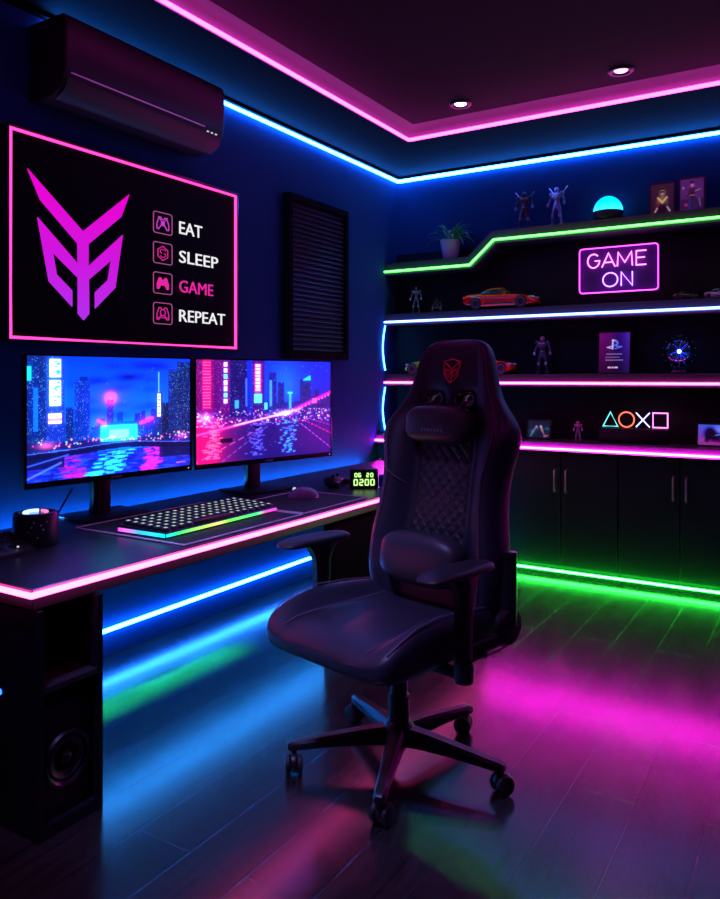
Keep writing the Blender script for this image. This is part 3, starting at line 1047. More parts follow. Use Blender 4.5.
def city_two(W=320, H=186):
    rng = np.random.default_rng(11)
    im = canvas(W, H)
    g_ = np.mgrid[0:H, 0:W]
    yy, xx = (g_[0] / H)[..., None], (g_[1] / W)[..., None]
    im[:] = np.array([0.06, 0.13, 0.62]) * (1 - yy * 0.3)
    glow(im, 0.62, 0.25, 0.14, 0.25, (0.0, 0.25, 0.3), 0.9)
    blues = [(0.2, 0.35, 0.9), (0.35, 0.55, 1.0), (0.5, 0.2, 0.8), (0.2, 0.2, 0.6)]
    pinks = [(0.95, 0.1, 0.55), (0.7, 0.1, 0.8), (1.0, 0.45, 0.75), (0.45, 0.1, 0.6)]
    for k in range(9):
        x = 0.42 + 0.04 * k
        building(im, rng, x, x + .04, 0.36 + .1 * rng.random(), 0.56, (0.05, 0.10, 0.45), blues, 0.3)
    building(im, rng, 0.50, 0.56, 0.12, 0.56, (0.06, 0.10, 0.45), blues, 0.35)
    building(im, rng, 0.57, 0.62, 0.22, 0.56, (0.05, 0.10, 0.45), blues, 0.3)
    building(im, rng, 0.745, 0.83, 0.19, 0.56, (0.05, 0.10, 0.42), blues, 0.35)
    for k in range(8):
        rect(im, 0.77 + .007 * k, 0.19 - .006 * k, 0.83, 0.205, (0.1, 0.65, 0.95), 0.9)
    rect(im, 0.655, 0.33, 0.675, 0.50, (0.15, 0.6, 0.95), 0.9)
    rect(im, 0.645, 0.32, 0.685, 0.345, (0.2, 0.7, 1.0), 0.9)
    for k in range(5):
        x = 0.83 + .035 * k
        building(im, rng, x, x + .035, 0.30 + .12 * rng.random(), 0.56, (0.07, 0.07, 0.40), blues, 0.25)
    building(im, rng, 0.38, 0.47, 0.0, 0.56, (0.13, 0.05, 0.42), pinks, 0.2)
    building(im, rng, 0.225, 0.34, 0.0, 0.56, (0.08, 0.05, 0.34), blues, 0.22)
    building(im, rng, 0.0, 0.12, 0.0, 0.60, (0.35, 0.03, 0.38), pinks, 0.5)
    building(im, rng, 0.12, 0.225, 0.0, 0.58, (0.28, 0.03, 0.42), pinks, 0.25)
    rect(im, 0.04, 0.0, 0.10, 0.48, (0.75, 0.06, 0.45), 0.55)
    for k in range(16):
        rect(im, 0.045, 0.02 + .029 * k, 0.095, 0.030 + .029 * k, (1.0, 0.5, 0.7), 0.6)
    for k in range(7):
        y = 0.02 + .06 * k
        rect(im, 0.18, y, 0.205, y + .045, [(1, 0.75, 0.95), (0.75, 0.7, 1), (0.4, 0.8, 1)][k % 3], 0.95)
    rect(im, 0.398, 0.03, 0.445, 0.325, (0.95, 0.12, 0.55))
    for k in range(8):
        rect(im, 0.404, 0.04 + .035 * k, 0.438, 0.062 + .035 * k, (1.0, 0.8, 0.9), 0.9)
    rect(im, 0.395, 0.34, 0.45, 0.43, (0.35, 0.85, 1.0))
    rect(im, 0.255, 0.40, 0.285, 0.48, (0.2, 0.6, 1.0), 0.9)
    rect(im, 0.33, 0.18, 0.345, 0.46, (0.25, 0.5, 1.0), 0.7)
    rect(im, 0.505, 0.20, 0.525, 0.47, (0.25, 0.6, 1.0), 0.8)
    rect(im, 0.47, 0.43, 0.49, 0.5, (0.3, 0.8, 1.0), 0.9)
    # right hand elevated road
    line(im, 0.66, 0.53, 1.0, 0.33, 0.012, (0.75, 0.05, 0.65), 0.9)
    for k in range(12):
        a = k / 11
        rect(im, 0.70 + .3 * a, 0.505 - .17 * a, 0.715 + .3 * a, 0.53 - .17 * a, (1.0, 0.45, 0.7), 0.8)
    rect(im, 0.845, 0.40, 0.885, 0.45, (1.0, 0.35, 0.6), 0.9)
    # street
    base = int(0.56 * H)
    im[base:] = np.array([0.07, 0.06, 0.40])
    yv = np.clip((yy - 0.56) / 0.44, 0, 1)
    red = np.exp(-((xx - 0.06) / 0.20) ** 2) * (yy > 0.56)
    im[:] = im * (1 - 0.75 * red) + np.array([0.8, 0.05, 0.42]) * 0.75 * red
    for _ in range(360):
        x, y = rng.random(), 0.50 + 0.14 * rng.random()
        c_ = [(0.9, 0.3, 0.8), (0.5, 0.6, 1), (0.3, 0.2, 0.7), (1, 0.8, 0.9), (0.05, 0.03, 0.25)][rng.integers(5)]
        rect(im, x, y, x + .010, y + .012, c_, 0.75)
    line(im, 0.0, 0.72, 0.62, 0.545, 0.007, (1.0, 0.30, 0.65), 0.95)
    line(im, 0.25, 0.645, 0.62, 0.545, 0.004, (1.0, 0.75, 0.85), 0.95)
    line(im, 0.62, 0.545, 0.75, 0.50, 0.006, (1.0, 0.6, 0.75), 0.9)
    for x0, x1, y1, c_ in ((0.62, -0.1, 1.05, (0.95, 0.35, 0.7)), (0.60, 0.16, 1.0, (0.6, 0.3, 0.8)), (0.66, 1.02, 0.97, (0.8, 0.35, 0.95)), (0.68, 1.05, 0.82, (0.95, 0.15, 0.55)), (0.69, 1.05, 0.72, (0.6, 0.2, 0.8))):
        for k in range(9):
            a, b_ = 0.25 + k * .085, 0.25 + k * .085 + 0.05
            line(im, x0 + (x1 - x0) * a, 0.56 + (y1 - .56) * a, x0 + (x1 - x0) * b_, 0.56 + (y1 - .56) * b_, 0.003, c_, 0.75)
    for _ in range(70):
        y = 0.60 + 0.36 * rng.random()
        x = 0.64 + 0.035 * rng.normal()
        rect(im, x, y, x + .02, y + .012, (0.2, 0.65, 1.0), 0.7)
        x = 0.41 + 0.03 * rng.normal()
        rect(im, x, y, x + .02, y + .012, (0.45, 0.45, 0.95), 0.5)
        x = 0.09 + 0.03 * rng.normal()
        rect(im, x, y, x + .03, y + .012, (1.0, 0.45, 0.6), 0.6)
    glow(im, 0.06, 0.56, 0.04, 0.04, (0.8, 0.7, 0.9), 0.7)
    glow(im, 0.62, 0.545, 0.07, 0.03, (0.9, 0.6, 0.6), 0.8)
    rect(im, 0.39, 0.66, 0.43, 0.69, (0.02, 0.02, 0.12), 0.9)
    rect(im, 0.16, 0.77, 0.24, 0.81, (0.06, 0.01, 0.12), 0.9)
    for _ in range(110):
        x, y = rng.random(), rng.random() ** 1.4 * 0.9
        rect(im, x, y, x + .005, y + .008, (0.6, 0.6, 1.0), 0.55)
    return finish(im, 1.12)


def monitor(p0, p1, z0, z1, img, label, stand_x, stand_y):
    """p0 -> p1: lower edge of the screen plane, seen left to right"""
    p0, p1 = Vector(p0), Vector(p1)
    d = p1 - p0
    L = d.length
    ang = math.atan2(d.y, d.x)
    # thing frame: local x along the screen, local -y towards the viewer
    t = thing('monitor', label, 'monitor', (0, 0, 0))
    mid = (p0 + p1) / 2
    t.location = (mid.x, mid.y, 0.681)
    t.rotation_euler = (0, 0, ang)
    h0, h1 = z0 - 0.681, z1 - 0.681
    b = MB()
    b.bx(-L / 2, L / 2, 0.002, 0.028, h0, h1, 0.004, 2)
    b.box((0, 0.040, (h0 + h1) / 2), (L * .6, 0.034, (h1 - h0) * .6), 0.012, 2)
    b.build('housing', M['plastic'], t)
    fr_ = MB()
    e = 0.008
    fr_.bx(-L / 2, -L / 2 + e, -0.004, 0.002, h0, h1)
    fr_.bx(L / 2 - e, L / 2, -0.004, 0.002, h0, h1)
    fr_.bx(-L / 2 + e, L / 2 - e, -0.004, 0.002, h1 - e, h1)
    fr_.bx(-L / 2 + e, L / 2 - e, -0.004, 0.002, h0, h0 + .022)
    bz = fr_.build('bezel', M['plastic_gloss'], t)
    b = MB()
    for k in range(5):
        b.bx(-0.024 + k * .010, -0.017 + k * .010, -0.0052, -0.004, h0 + .007, h0 + .014)
    b.build('maker_mark', M['silver'], bz)
    MB().bx(L / 2 - .022, L / 2 - .017, -0.0052, -0.004, h0 + .009, h0 + .013).build('power_light', M['led_dot'], bz)
    sw, sh = L - 2 * e, (h1 - e) - (h0 + .022)
    picture('screen', img, sw, sh, M['screen'], t, T((0, 0.0, h0 + .022 + sh / 2)) @ ON_BACK)
    R_ = Matrix.Rotation(-ang, 4, 'Z')
    sp = R_ @ Vector((stand_x - mid.x, stand_y - mid.y, 0))
    b = MB()
    b.box((sp.x, sp.y, (h1 - .1) / 2 + 0.008), (0.085, 0.035, h1 - .1), 0.008, 2)
    b.bx(sp.x - .04, sp.x + .04, min(sp.y, 0.04), max(sp.y, 0.04), 0.22, 0.32)
    b.build('stand_neck', M['plastic'], t)
    MB().box((sp.x, sp.y - .03, 0.006), (0.30, 0.22, 0.010), 0.004, 2).build('stand_base', M['plastic'], t)
    return t


monitor((0.290, -3.318, 0), (0.375, -2.560, 0), 0.842, 1.336, city_one(), 'wide monitor on the left showing a blue night river city', 0.19, -2.90)
mon2 = monitor((0.374, -2.540, 0), (0.550, -1.712, 0), 0.838, 1.336, city_two(), 'wide monitor on the right showing a pink and violet wet night street', 0.28, -2.03)

tag(MB().tube([(0.17, -3.02, 0.80), (0.16, -3.05, 0.75), (0.175, -3.10, 0.70), (0.20, -3.16, 0.686), (0.25, -3.22, 0.685), (0.25, -3.30, 0.685)], 0.004, 8).build('cable', M['rubber']),
    'thin black cable hanging behind the left monitor stand', 'cable')

# ------------------------------------------------------------------ things on the desk
ZD = 0.681
for (x0, x1, y0, y1, lab) in ((0.36, 0.917, -3.150, -2.480, 'large black desk mat with pale edging under the keyboard'),
                              (0.52, 0.910, -2.455, -1.960, 'black mouse mat with pale edging under the mouse')):
    t = thing('desk_mat', lab, 'desk mat', ((x0 + x1) / 2, (y0 + y1) / 2, ZD))
    wx, wy = (x1 - x0) / 2, (y1 - y0) / 2
    MB().bx(-wx, wx, -wy, wy, 0, 0.003).build('cloth', M['mousepad'], t)
    MB().tube([(-wx, -wy, .003), (wx, -wy, .003), (wx, wy, .003), (-wx, wy, .003)], 0.0024, 6, closed=True).build('edging', M['matedge'], t)

kb = thing('keyboard', 'long black backlit keyboard with a rainbow light bar on the desk mat', 'keyboard', (0.670, -2.800, ZD + .0075), math.radians(1))
KW, KL = 0.118, 0.322
b = MB()
prof = [(-KW, 0.0), (KW, 0.0), (KW, 0.013), (KW - .006, 0.017), (-KW, 0.026)]
b.rings([[(x, y, z) for x, z in prof] for y in (-KL, KL)])
b.build('case', M['plastic'], kb)
MB().bx(KW + .0005, KW + .004, -KL + .004, KL - .004, 0.001, 0.012, 0.001, 1).build('front_light_bar', M['kb_front'], kb)
MB().bx(-KW + .004, KW + .002, -KL - .004, -KL - .0005, 0.001, 0.014, 0.001, 1).build('side_light_bar', M['kb_side'], kb)
keym = MB()
kw = 0.0165
keym.box((0, 0, 0.006), (0.028, 0.034, 0.012), 0.003, 2, taper=0.8)
for q_ in (0,):
    keym.box((0.0, 0, 0.0126), (0.011, 0.011, 0.0012), mi=1)
key0 = keym.build('key', [M['keycap'], M['legend']], kb)
slope = math.atan2(0.009, 2 * KW - .006)
first = True
rows, colsn = 6, 16
for r in range(rows):
    for cI in range(colsn):
        if r == 5 and 4 <= cI <= 8:
            continue
        x = -KW + .026 + r * (2 * KW - .050) / (rows - 1)
        y = -KL + .026 + cI * (2 * KL - .052) / (colsn - 1)
        z = 0.0262 - (x + KW) * math.tan(slope)
        o = key0 if first else key0.copy()
        if not first:
            COL.objects.link(o)
            o.parent = kb
        o.location = (x, y, z)
        o.rotation_euler = (0, slope, 0)
        first = False
MB().box((-KW + .026 + (2 * KW - .050), -KL + .026 + 6 * (2 * KL - .052) / (colsn - 1), 0.0262 - (2 * KW - .024) * math.tan(slope) + .006), (0.028, 0.20, 0.012), 0.003, 2).build('space_bar', M['keycap'], kb)

# mouse
ms = thing('mouse', 'grey gaming mouse on the black mouse mat', 'mouse', (0.655, -2.11, ZD + .0036), math.radians(200))
b = MB()
b.superell((0, 0, 0.0), (0.075, 0.044, 0.048), 0.9, 0.8, 28, 16)
for v in b.bm.verts:
    if v.co.z < 0:
        v.co.z = 0.0
    v.co.z *= 1.0 - 0.35 * (v.co.x / 0.075) ** 2 if v.co.x > 0 else 1.0
bmesh.ops.remove_doubles(b.bm, verts=b.bm.verts[:], dist=1e-5)
b.build('shell', M['mousebody'], ms)
MB().lathe([(0.0, -.004), (0.009, -.004), (0.010, 0), (0.009, .004), (0, .004)], 16, T((0.042, 0, 0.036)) @ Matrix.Rotation(PI / 2, 4, 'X')).build('scroll_wheel', M['led_dot'], ms)
MB().bx(0.0, 0.05, -.0008, .0008, 0.036, 0.0465).build('button_seam', M['rubber'], ms)
MB().box((0.0, -0.042, 0.020), (0.05, 0.006, 0.010), 0.002, 2).build('side_button', M['plastic_gloss'], ms)

# round smart speaker
t = thing('desk_speaker', 'black round desk speaker with a lit top at the near end of the desk', 'speaker', (0.465, -3.395, ZD))
MB().lathe([(0.062, 0.0), (0.070, 0.004), (0.073, 0.02), (0.073, 0.095), (0.069, 0.110), (0.058, 0.112), (0.054, 0.104), (0.0, 0.104)], 36).build('body', M['plastic'], t)
MB().lathe([(0.0, 0.105), (0.05, 0.105), (0.05, 0.1055), (0, 0.1055)], 30).build('top_panel', M['plastic_gloss'], t)
rp = lambda a0, a1: [(0.036 * math.cos(a0 + (a1 - a0) * i / 14), 0.036 * math.sin(a0 + (a1 - a0) * i / 14), 0.109) for i in range(15)]
MB().tube(rp(math.radians(130), math.radians(280)), 0.006, 8).build('light_ring', M['ring_light'], t)
MB().tube(rp(math.radians(20), math.radians(115)), 0.005, 8).build('light_ring', M['ring_pink'], t)
for k, (a, z) in enumerate(((-.35, .085), (-.05, .075), (.05, .06), (-.6, .055), (-.2, .035), (.2, .085), (-.45, .07))):
    a -= 0.35
    MB().superell((0.0735 * math.cos(a), 0.0735 * math.sin(a), z), (.0022, .0035, .003), 1, 1, 8, 6).build('control_dot', M['silver'], t)

# sloping control pad
t = thing('control_pad', 'small dark sloping control pad at the left edge of the desk', 'control pad', (0.50, -3.545, ZD), math.radians(6))
b = MB()
b.rings([[(x, y, z) for x, z in ((-.06, 0), (.07, 0), (.07, .012), (-.055, .055))] for y in (-.075, .075)])
b.build('body', M['plastic'], t)
sl = math.atan2(.043, .125)
for r in range(3):
    for cc in range(4):
        x = -.035 + r * .036
        MB().box((x, -.052 + cc * .035, .0555 - (x + .055) * math.tan(sl)), (.028, .027, .004), .002, 1, rot=Matrix.Rotation(sl, 3, 'Y')).build('button', M['plastic_gloss'], t)
MB().superell((0.050, .022, .0245), (.004, .004, .003), 1, 1, 8, 6).build('status_light', M['led_dot'], t)

# game controller lying by the clock
t = thing('game_controller', 'black game controller lying on the desk between mouse and clock', 'game controller', (0.56, -1.71, ZD), math.radians(10))
b = MB()
b.superell((0, 0, .030), (.045, .060, .020), .7, .7, 20, 10)
for s in (-1, 1):
    b.superell((.020, s * .062, .020), (.050, .024, .0195), .8, .8, 16, 8, Matrix.Rotation(s * 0.35, 4, 'Z'))
b.build('body', M['plastic'], t)
for s in (-1, 1):
    MB().lathe([(0.0, 0), (.006, 0), (.006, .012), (.012, .014), (.012, .018), (0, .019)], 14, T((.012, s * .028, .044))).build('thumb_stick', M['rubber'], t)
for k in range(4):
    a = PI / 2 * k
    MB().lathe([(0.0, 0), (.005, 0), (.004, .003), (0, .004)], 10, T((-.012 + .012 * math.cos(a), .055 + .012 * math.sin(a), .046))).build('button', M['plastic_gloss'], t)

# digital clock
t = thing('digital_clock', 'small black digital clock with green lit digits on the desk', 'clock', (0.735, -1.690, ZD), math.radians(36))
MB().bx(-.072, .072, -.02, .04, 0, 0.098, .006, 3).build('case', M['plastic'], t)
MB().bx(-.064, .064, -.0215, -.0202, 0.010, 0.090).build('display', M['clock_face'], t)
seg = {'0': 'abcdef', '2': 'abged', '4': 'fgbc', '6': 'afgedc', '8': 'abcdefg', ':': ''}


def digit(mb, ch, x, z, w, h, r):
    P_ = {'a': ((0, h), (w, h)), 'b': ((w, h), (w, h / 2)), 'c': ((w, h / 2), (w, 0)), 'd': ((0, 0), (w, 0)), 'e': ((0, 0), (0, h / 2)), 'f': ((0, h / 2), (0, h)), 'g': ((0, h / 2), (w, h / 2))}
    for s_ in seg[ch]:
        (a, b_), (c_, d_) = P_[s_]
        mb.tube([(x + a, -.0235, z + b_), (x + c_, -.0235, z + d_)], r, 6)


b = MB()
for k, ch in enumerate('0200'):
    digit(b, ch, -.052 + k * .0285, 0.018, .0165, .028, .0033)
b.build('time_digits', M['clock_lit'], t)
b = MB()
for k, ch in enumerate('06'):
    digit(b, ch, -.048 + k * .019, 0.060, .011, .018, .0026)
for k, ch in enumerate('20'):
    digit(b, ch, .012 + k * .021, 0.060, .011, .018, .0026)
b.build('date_digits', M['clock_lit'], t)

t = thing('card_box', 'pale blue small box standing behind the chair beside the clock', 'box', (0.815, -1.585, ZD), math.radians(36))
MB().bx(-.045, .045, -.012, .012, 0, .062, .002, 1).build('box', M['notebook'], t)

# ------------------------------------------------------------------ gaming chair (local +Y is the way it faces)
chair = thing('gaming_chair', 'black leather gaming chair with a red shield emblem on its headrest', 'chair', (1.586, -2.873, 0), math.radians(166.6))
# star base
b = MB()
b.lathe([(0.030, 0.075), (0.050, 0.078), (0.055, 0.11), (0.048, 0.135), (0.036, 0.15), (0.030, 0.15)], 28)
hub = b.build('base_hub', M['plastic'], chair)
for k, deg in enumerate((-165, -93, -21, 51, 123)):
    a = math.radians(deg)
    R_ = Matrix.Rotation(a, 4, 'Z')
    b = MB()
    secs = []
    for r, zc, w, h in ((0.035, 0.108, 0.030, 0.027), (0.10, 0.107, 0.026, 0.024), (0.20, 0.100, 0.022, 0.018), (0.30, 0.090, 0.019, 0.014), (0.345, 0.086, 0.018, 0.013), (0.356, 0.083, 0.012, 0.008)):
        secs.append([R_ @ Vector((r, y, z)) for y, z in ((-w, zc - h), (w, zc - h), (w, zc + h * .35), (w * .62, zc + h), (-w * .62, zc + h), (-w, zc + h * .35))])
    b.rings(secs)
    leg = b.build('base_leg', M['plastic'], chair, sharp=35)
    cx, cy = 0.335 * math.cos(a), 0.335 * math.sin(a)
    sw = a + (0.9, 2.1, 0.3, 1.5, 2.8)[k]
    W_m = T((cx + .012 * math.cos(sw), cy + .012 * math.sin(sw), 0.031)) @ Matrix.Rotation(sw, 4, 'Z')
    b = MB()
    b.lathe([(0.008, 0.052), (0.010, 0.078), (0, 0.078)], 12, T((cx, cy, 0)))
    b.lathe([(0.0, -.008), (0.027, -.008), (0.029, 0), (0.027, .008), (0, .008)], 20, W_m @ T((0, 0, .004)) @ Matrix.Rotation(PI / 2, 4, 'X'))
    ca = b.build('caster', M['plastic'], chair)
    for sgn in (-1, 1):
        MB().lathe([(0.0, -.009), (0.020, -.009), (0.029, -.006), (0.031, 0), (0.029, .006), (0.020, .009), (0, .009)], 24, W_m @ T((0, sgn * .0185, 0)) @ Matrix.Rotation(PI / 2, 4, 'X')).build('wheel', M['rubber'], ca)
MB().lathe([(0.0, .13), (0.034, .13), (0.034, .23), (0.029, .235), (0.029, .30), (0.020, .305), (0.020, .385), (0, .385)], 28).build('gas_lift', M['plastic'], chair)
b = MB()
b.box((0, 0.02, 0.392), (0.22, 0.30, 0.030), 0.006, 2)
b.box((0, -0.16, 0.395), (0.44, 0.06, 0.028), 0.006, 2)
b.tube([(0.09, 0.06, .385), (0.20, 0.07, .375), (0.27, 0.09, .372)], 0.008, 10)
b.build('tilt_mechanism', M['plastic'], chair)


# seat cushion
def seat_ring(y, W, zt, h, zb, roll=0.0):
    half = [(0, zt), (.34 * W, zt), (.60 * W, zt - .004), (.68 * W, zt + .10 * h), (.80 * W, zt + .85 * h), (.91 * W, zt + h), (.99 * W, zt + .45 * h), (W, zt - .035), (.985 * W, zb + .022), (.90 * W, zb), (.45 * W, zb), (0, zb)]
    full = half + [(-x, z) for x, z in reversed(half[1:-1])]
    return [(x, y, z) for x, z in full]


b = MB()
rows_ = [(-.215, .235, .487, .012, .415), (-.205, .255, .497, .030, .408), (-.12, .268, .500, .040, .405), (0.0, .272, .500, .056, .405), (.12, .274, .502, .062, .405), (.21, .276, .503, .050, .405), (.28, .276, .500, .028, .405), (.325, .268, .490, .010, .408), (.350, .245, .470, .004, .416), (.356, .215, .452, .0, .430)]
b.rings([seat_ring(*r) for r in rows_])
seat = subsurf(b.build('seat_cushion', M['leather'], chair, sharp=180), 2)
for sgn in (-1, 1):
    MB().tube([(sgn * .655 * W, y, zt + .045 * h + .0005) for y, W, zt, h, zb in rows_[1:-2]], 0.0022, 6).build('seat_piping', M['thread'], seat)
    pts = [(sgn * .93 * W, y, zt + .93 * h) for y, W, zt, h, zb in rows_[1:-2]]
    MB().tube(pts, 0.0020, 6).build('seat_piping', M['thread'], seat)

# backrest
REC = math.radians(8.5)
HY, HZ = -.185, .462



def BK(x, s, d):
    return Vector((x, HY - math.sin(REC) * s + math.cos(REC) * d, HZ + math.cos(REC) * s + math.sin(REC) * d))


def prof_at(tab, s):
    for (s0, *a), (s1, *c_) in zip(tab[:-1], tab[1:]):
        if s <= s1:
            u = (s - s0) / (s1 - s0)
            return [p + (q2 - p) * u for p, q2 in zip(a, c_)]
    return list(tab[-1][1:])


# s, half width, half width of the middle panel, middle depth, bolster height, back depth
BT = [(-.035, .190, .120, .030, .010, -.020), (0.0, .235, .135, .035, .035, -.035), (.10, .262, .135, .040, .060, -.045), (.22, .262, .130, .036, .070, -.050),
      (.34, .238, .122, .028, .072, -.050), (.46, .232, .120, .022, .074, -.048), (.555, .262, .122, .020, .072, -.045), (.60, .268, .120, .020, .064, -.045),
      (.645, .252, .118, .022, .044, -.042), (.690, .212, .116, .026, .022, -.040), (.735, .180, .116, .030, .012, -.038), (.80, .160, .110, .032, .010, -.036),
      (.865, .143, .100, .030, .008, -.034), (.905, .124, .085, .024, .005, -.030), (.930, .085, .060, .010, .002, -.020)]
BT = [(a, b_ * 1.06, c_ * 1.05, d_, e_, f_) for a, b_, c_, d_, e_, f_ in BT]


def back_ring(s, W, Wc, d0, bh, db):
    half = [(0, d0), (.26 * Wc, d0), (.88 * Wc, d0), (Wc, d0 + .02 * bh), (Wc + .28 * (W - Wc), d0 + .72 * bh), (Wc + .62 * (W - Wc), d0 + bh), (Wc + .95 * (W - Wc), d0 + .70 * bh),
            (W, (d0 + db) / 2), (.93 * W, db + .006), (.88 * Wc, db), (.26 * Wc, db), (0, db)]
    full = half + [(-x, d) for x, d in reversed(half[1:-1])]
    return [BK(x, s, d) for x, d in full]


b = MB()
rr_ = [[b.bm.verts.new(p) for p in back_ring(*r)] for r in BT]
n = len(rr_[0])
HOLE = 9           # ring interval that carries the two strap openings
for k in range(len(rr_) - 1):
    for i in range(n):
        if k == HOLE and i in (1, 9, 12, 20):
            continue
        j = (i + 1) % n
        b.bm.faces.new((rr_[k][i], rr_[k][j], rr_[k + 1][j], rr_[k + 1][i]))
b.bm.faces.new(list(reversed(rr_[0])))
b.bm.faces.new(rr_[-1])
lo_, hi_ = rr_[HOLE], rr_[HOLE + 1]
for fi, fj, bi, bj in ((1, 2, 10, 9), (21, 20, 12, 13)):
    fi, fj, bi, bj = fi % n, fj % n, bi % n, bj % n
    for ring_ in (lo_, hi_):
        b.bm.faces.new((ring_[fi], ring_[fj], ring_[bj], ring_[bi]))
    for f_, k_ in ((fi, bi), (fj, bj)):
        b.bm.faces.new((lo_[f_], hi_[f_], hi_[k_], lo_[k_]))
back = subsurf(b.build('backrest', M['leather'], chair, sharp=180), 2)

# bezels round the strap openings
for sgn in (-1, 1):
    pts = []
    for i in range(20):
        a = 2 * PI * i / 20
        ca, sa = math.cos(a), math.sin(a)
        x = sgn * .067 + .038 * math.copysign(abs(ca) ** .7, ca)
        s_ = .711 + .026 * math.copysign(abs(sa) ** .7, sa)
        pts.append(BK(x, s_, .027))
    MB().tube(pts, 0.006, 8, closed=True).build('strap_bezel', M['plastic_gloss'], back)

# quilted middle panel
NX, NS = 56, 96
b = MB()
g = []
for i in range(NS + 1):
    s_ = .215 + (.60 - .215) * i / NS
    W, Wc, d0, bh, db = prof_at(BT, s_)
    row = []
    for j in range(NX + 1):
        u = -1 + 2 * j / NX
        x = u * .90 * Wc
        p_, q_ = (x + (s_ - .4)) / .042, (x - (s_ - .4)) / .042
        fa, fb_ = abs(p_ - round(p_)), abs(q_ - round(q_))
        hgt = .0045 * min(1, 4 * min(fa, fb_)) ** 0.6
        edge = min(1, (1 - abs(u)) * 8) * min(1, min(i, NS - i) / 5)
        row.append(b.bm.verts.new(BK(x, s_, d0 + .001 + hgt * edge)))
    g.append(row)
for i in range(NS):
    for j in range(NX):
        b.bm.faces.new((g[i][j], g[i][j + 1], g[i + 1][j + 1], g[i + 1][j]))
b.build('quilted_panel', M['quilt'], back, sharp=80, recalc=False)
# seams
for sgn in (-1, 1):
    pts = []
    for s_ in [(.02 + .60 * i / 24) for i in range(25)]:
        W, Wc, d0, bh, db = prof_at(BT, s_)
        pts.append(BK(sgn * (Wc + .64 * (W - Wc)), s_, d0 + bh * .97 - .002))
    MB().tube(pts, 0.0019, 6).build('back_piping', M['thread'], back)
    pts = []
    for s_ in [(.60 + .30 * i / 14) for i in range(15)]:
        W, Wc, d0, bh, db = prof_at(BT, s_)
        pts.append(BK(sgn * (Wc + .70 * (W - Wc)), s_, d0 + bh * .93 - .001))
    MB().tube(pts, 0.0017, 6).build('back_piping', M['thread'], back)
    pts = []
    for i in range(9):
        u = i / 8
        W, Wc, d0, bh, db = prof_at(BT, .40 + .0 * u)
        pts.append(BK(sgn * (Wc * 1.02 + (W - Wc) * .70 * u), .40 + .07 * u, d0 + bh * (math.sin(min(1, u * 1.4) * PI / 2)) + .001))
    MB().tube(pts, 0.0016, 6).build('back_piping', M['thread'], back)

# red shield emblem
EMs = .815
ed = prof_at(BT, EMs)[2] + .0015
el = lambda pts, c_=False, r=.0028: emb.tube([BK(x * .84, EMs + z * .86, ed) for x, z in pts], r, 6, closed=c_)
emb = MB()
el([(-.042, .036), (-.022, .040), (0, .046), (.022, .040), (.042, .036), (.036, -.018), (.020, -.036), (0, -.052), (-.020, -.036), (-.036, -.018)], True)
el([(-.040, .034), (-.018, .020), (0, .004), (.018, .020), (.040, .034)])
el([(0, .004), (0, -.048)])
el([(-.028, -.020), (-.028, .004), (-.016, .002), (0, -.012)])
el([(.028, -.020), (.028, .004), (.016, .002), (0, -.012)])
el([(-.026, -.018), (-.012, -.026), (-.012, -.014)])
el([(.026, -.018), (.012, -.026), (.012, -.014)])
emb.build('emblem', M['embroider'], back)


# pillows
def pillow(name, s, d, half_w, half_s, half_d, material, parent, ends=None):
    Rm = Matrix((( 1, 0, 0, 0), (0, math.cos(REC), -math.sin(REC), 0), (0, math.sin(REC), math.cos(REC), 0), (0, 0, 0, 1)))
    b = MB()
    b.superell((0, 0, 0), (half_w, half_d, half_s), 0.62, 0.55, 36, 18)
    o = b.build(name, material, parent, sharp=70)
    o.data.transform(Matrix.Translation(BK(0, s, d)) @ Rm)
    return o


hp = pillow('head_pillow', .622, .068, .138, .066, .048, M['leather2'], chair)
lp = pillow('lumbar_pillow', .172, .098, .165, .086, .058, M['leather2'], chair)
b = MB()
for k in range(7):
    b.box(BK(-.045 + k * .014, .600, .1150), (.009, .002, .009 if k % 2 else .011), 0.0005, 1)
b.build('stitched_lettering', M['thread'], hp)
for sgn in (-1, 1):
    W, Wc, d0, bh, db = prof_at(BT, .66)
    b = MB()
    b.tube([BK(sgn * .075, .645, .075), BK(sgn * .073, .675, .060), BK(sgn * .069, .700, .030), BK(sgn * .067, .708, -.01)], .009, 8)
    b.build('strap', M['rubber'], hp)
    b = MB()
    b.box(BK(sgn * .074, .668, .068), (.034, .012, .014), .003, 2)
    b.build('buckle', M['plastic_gloss'], hp)

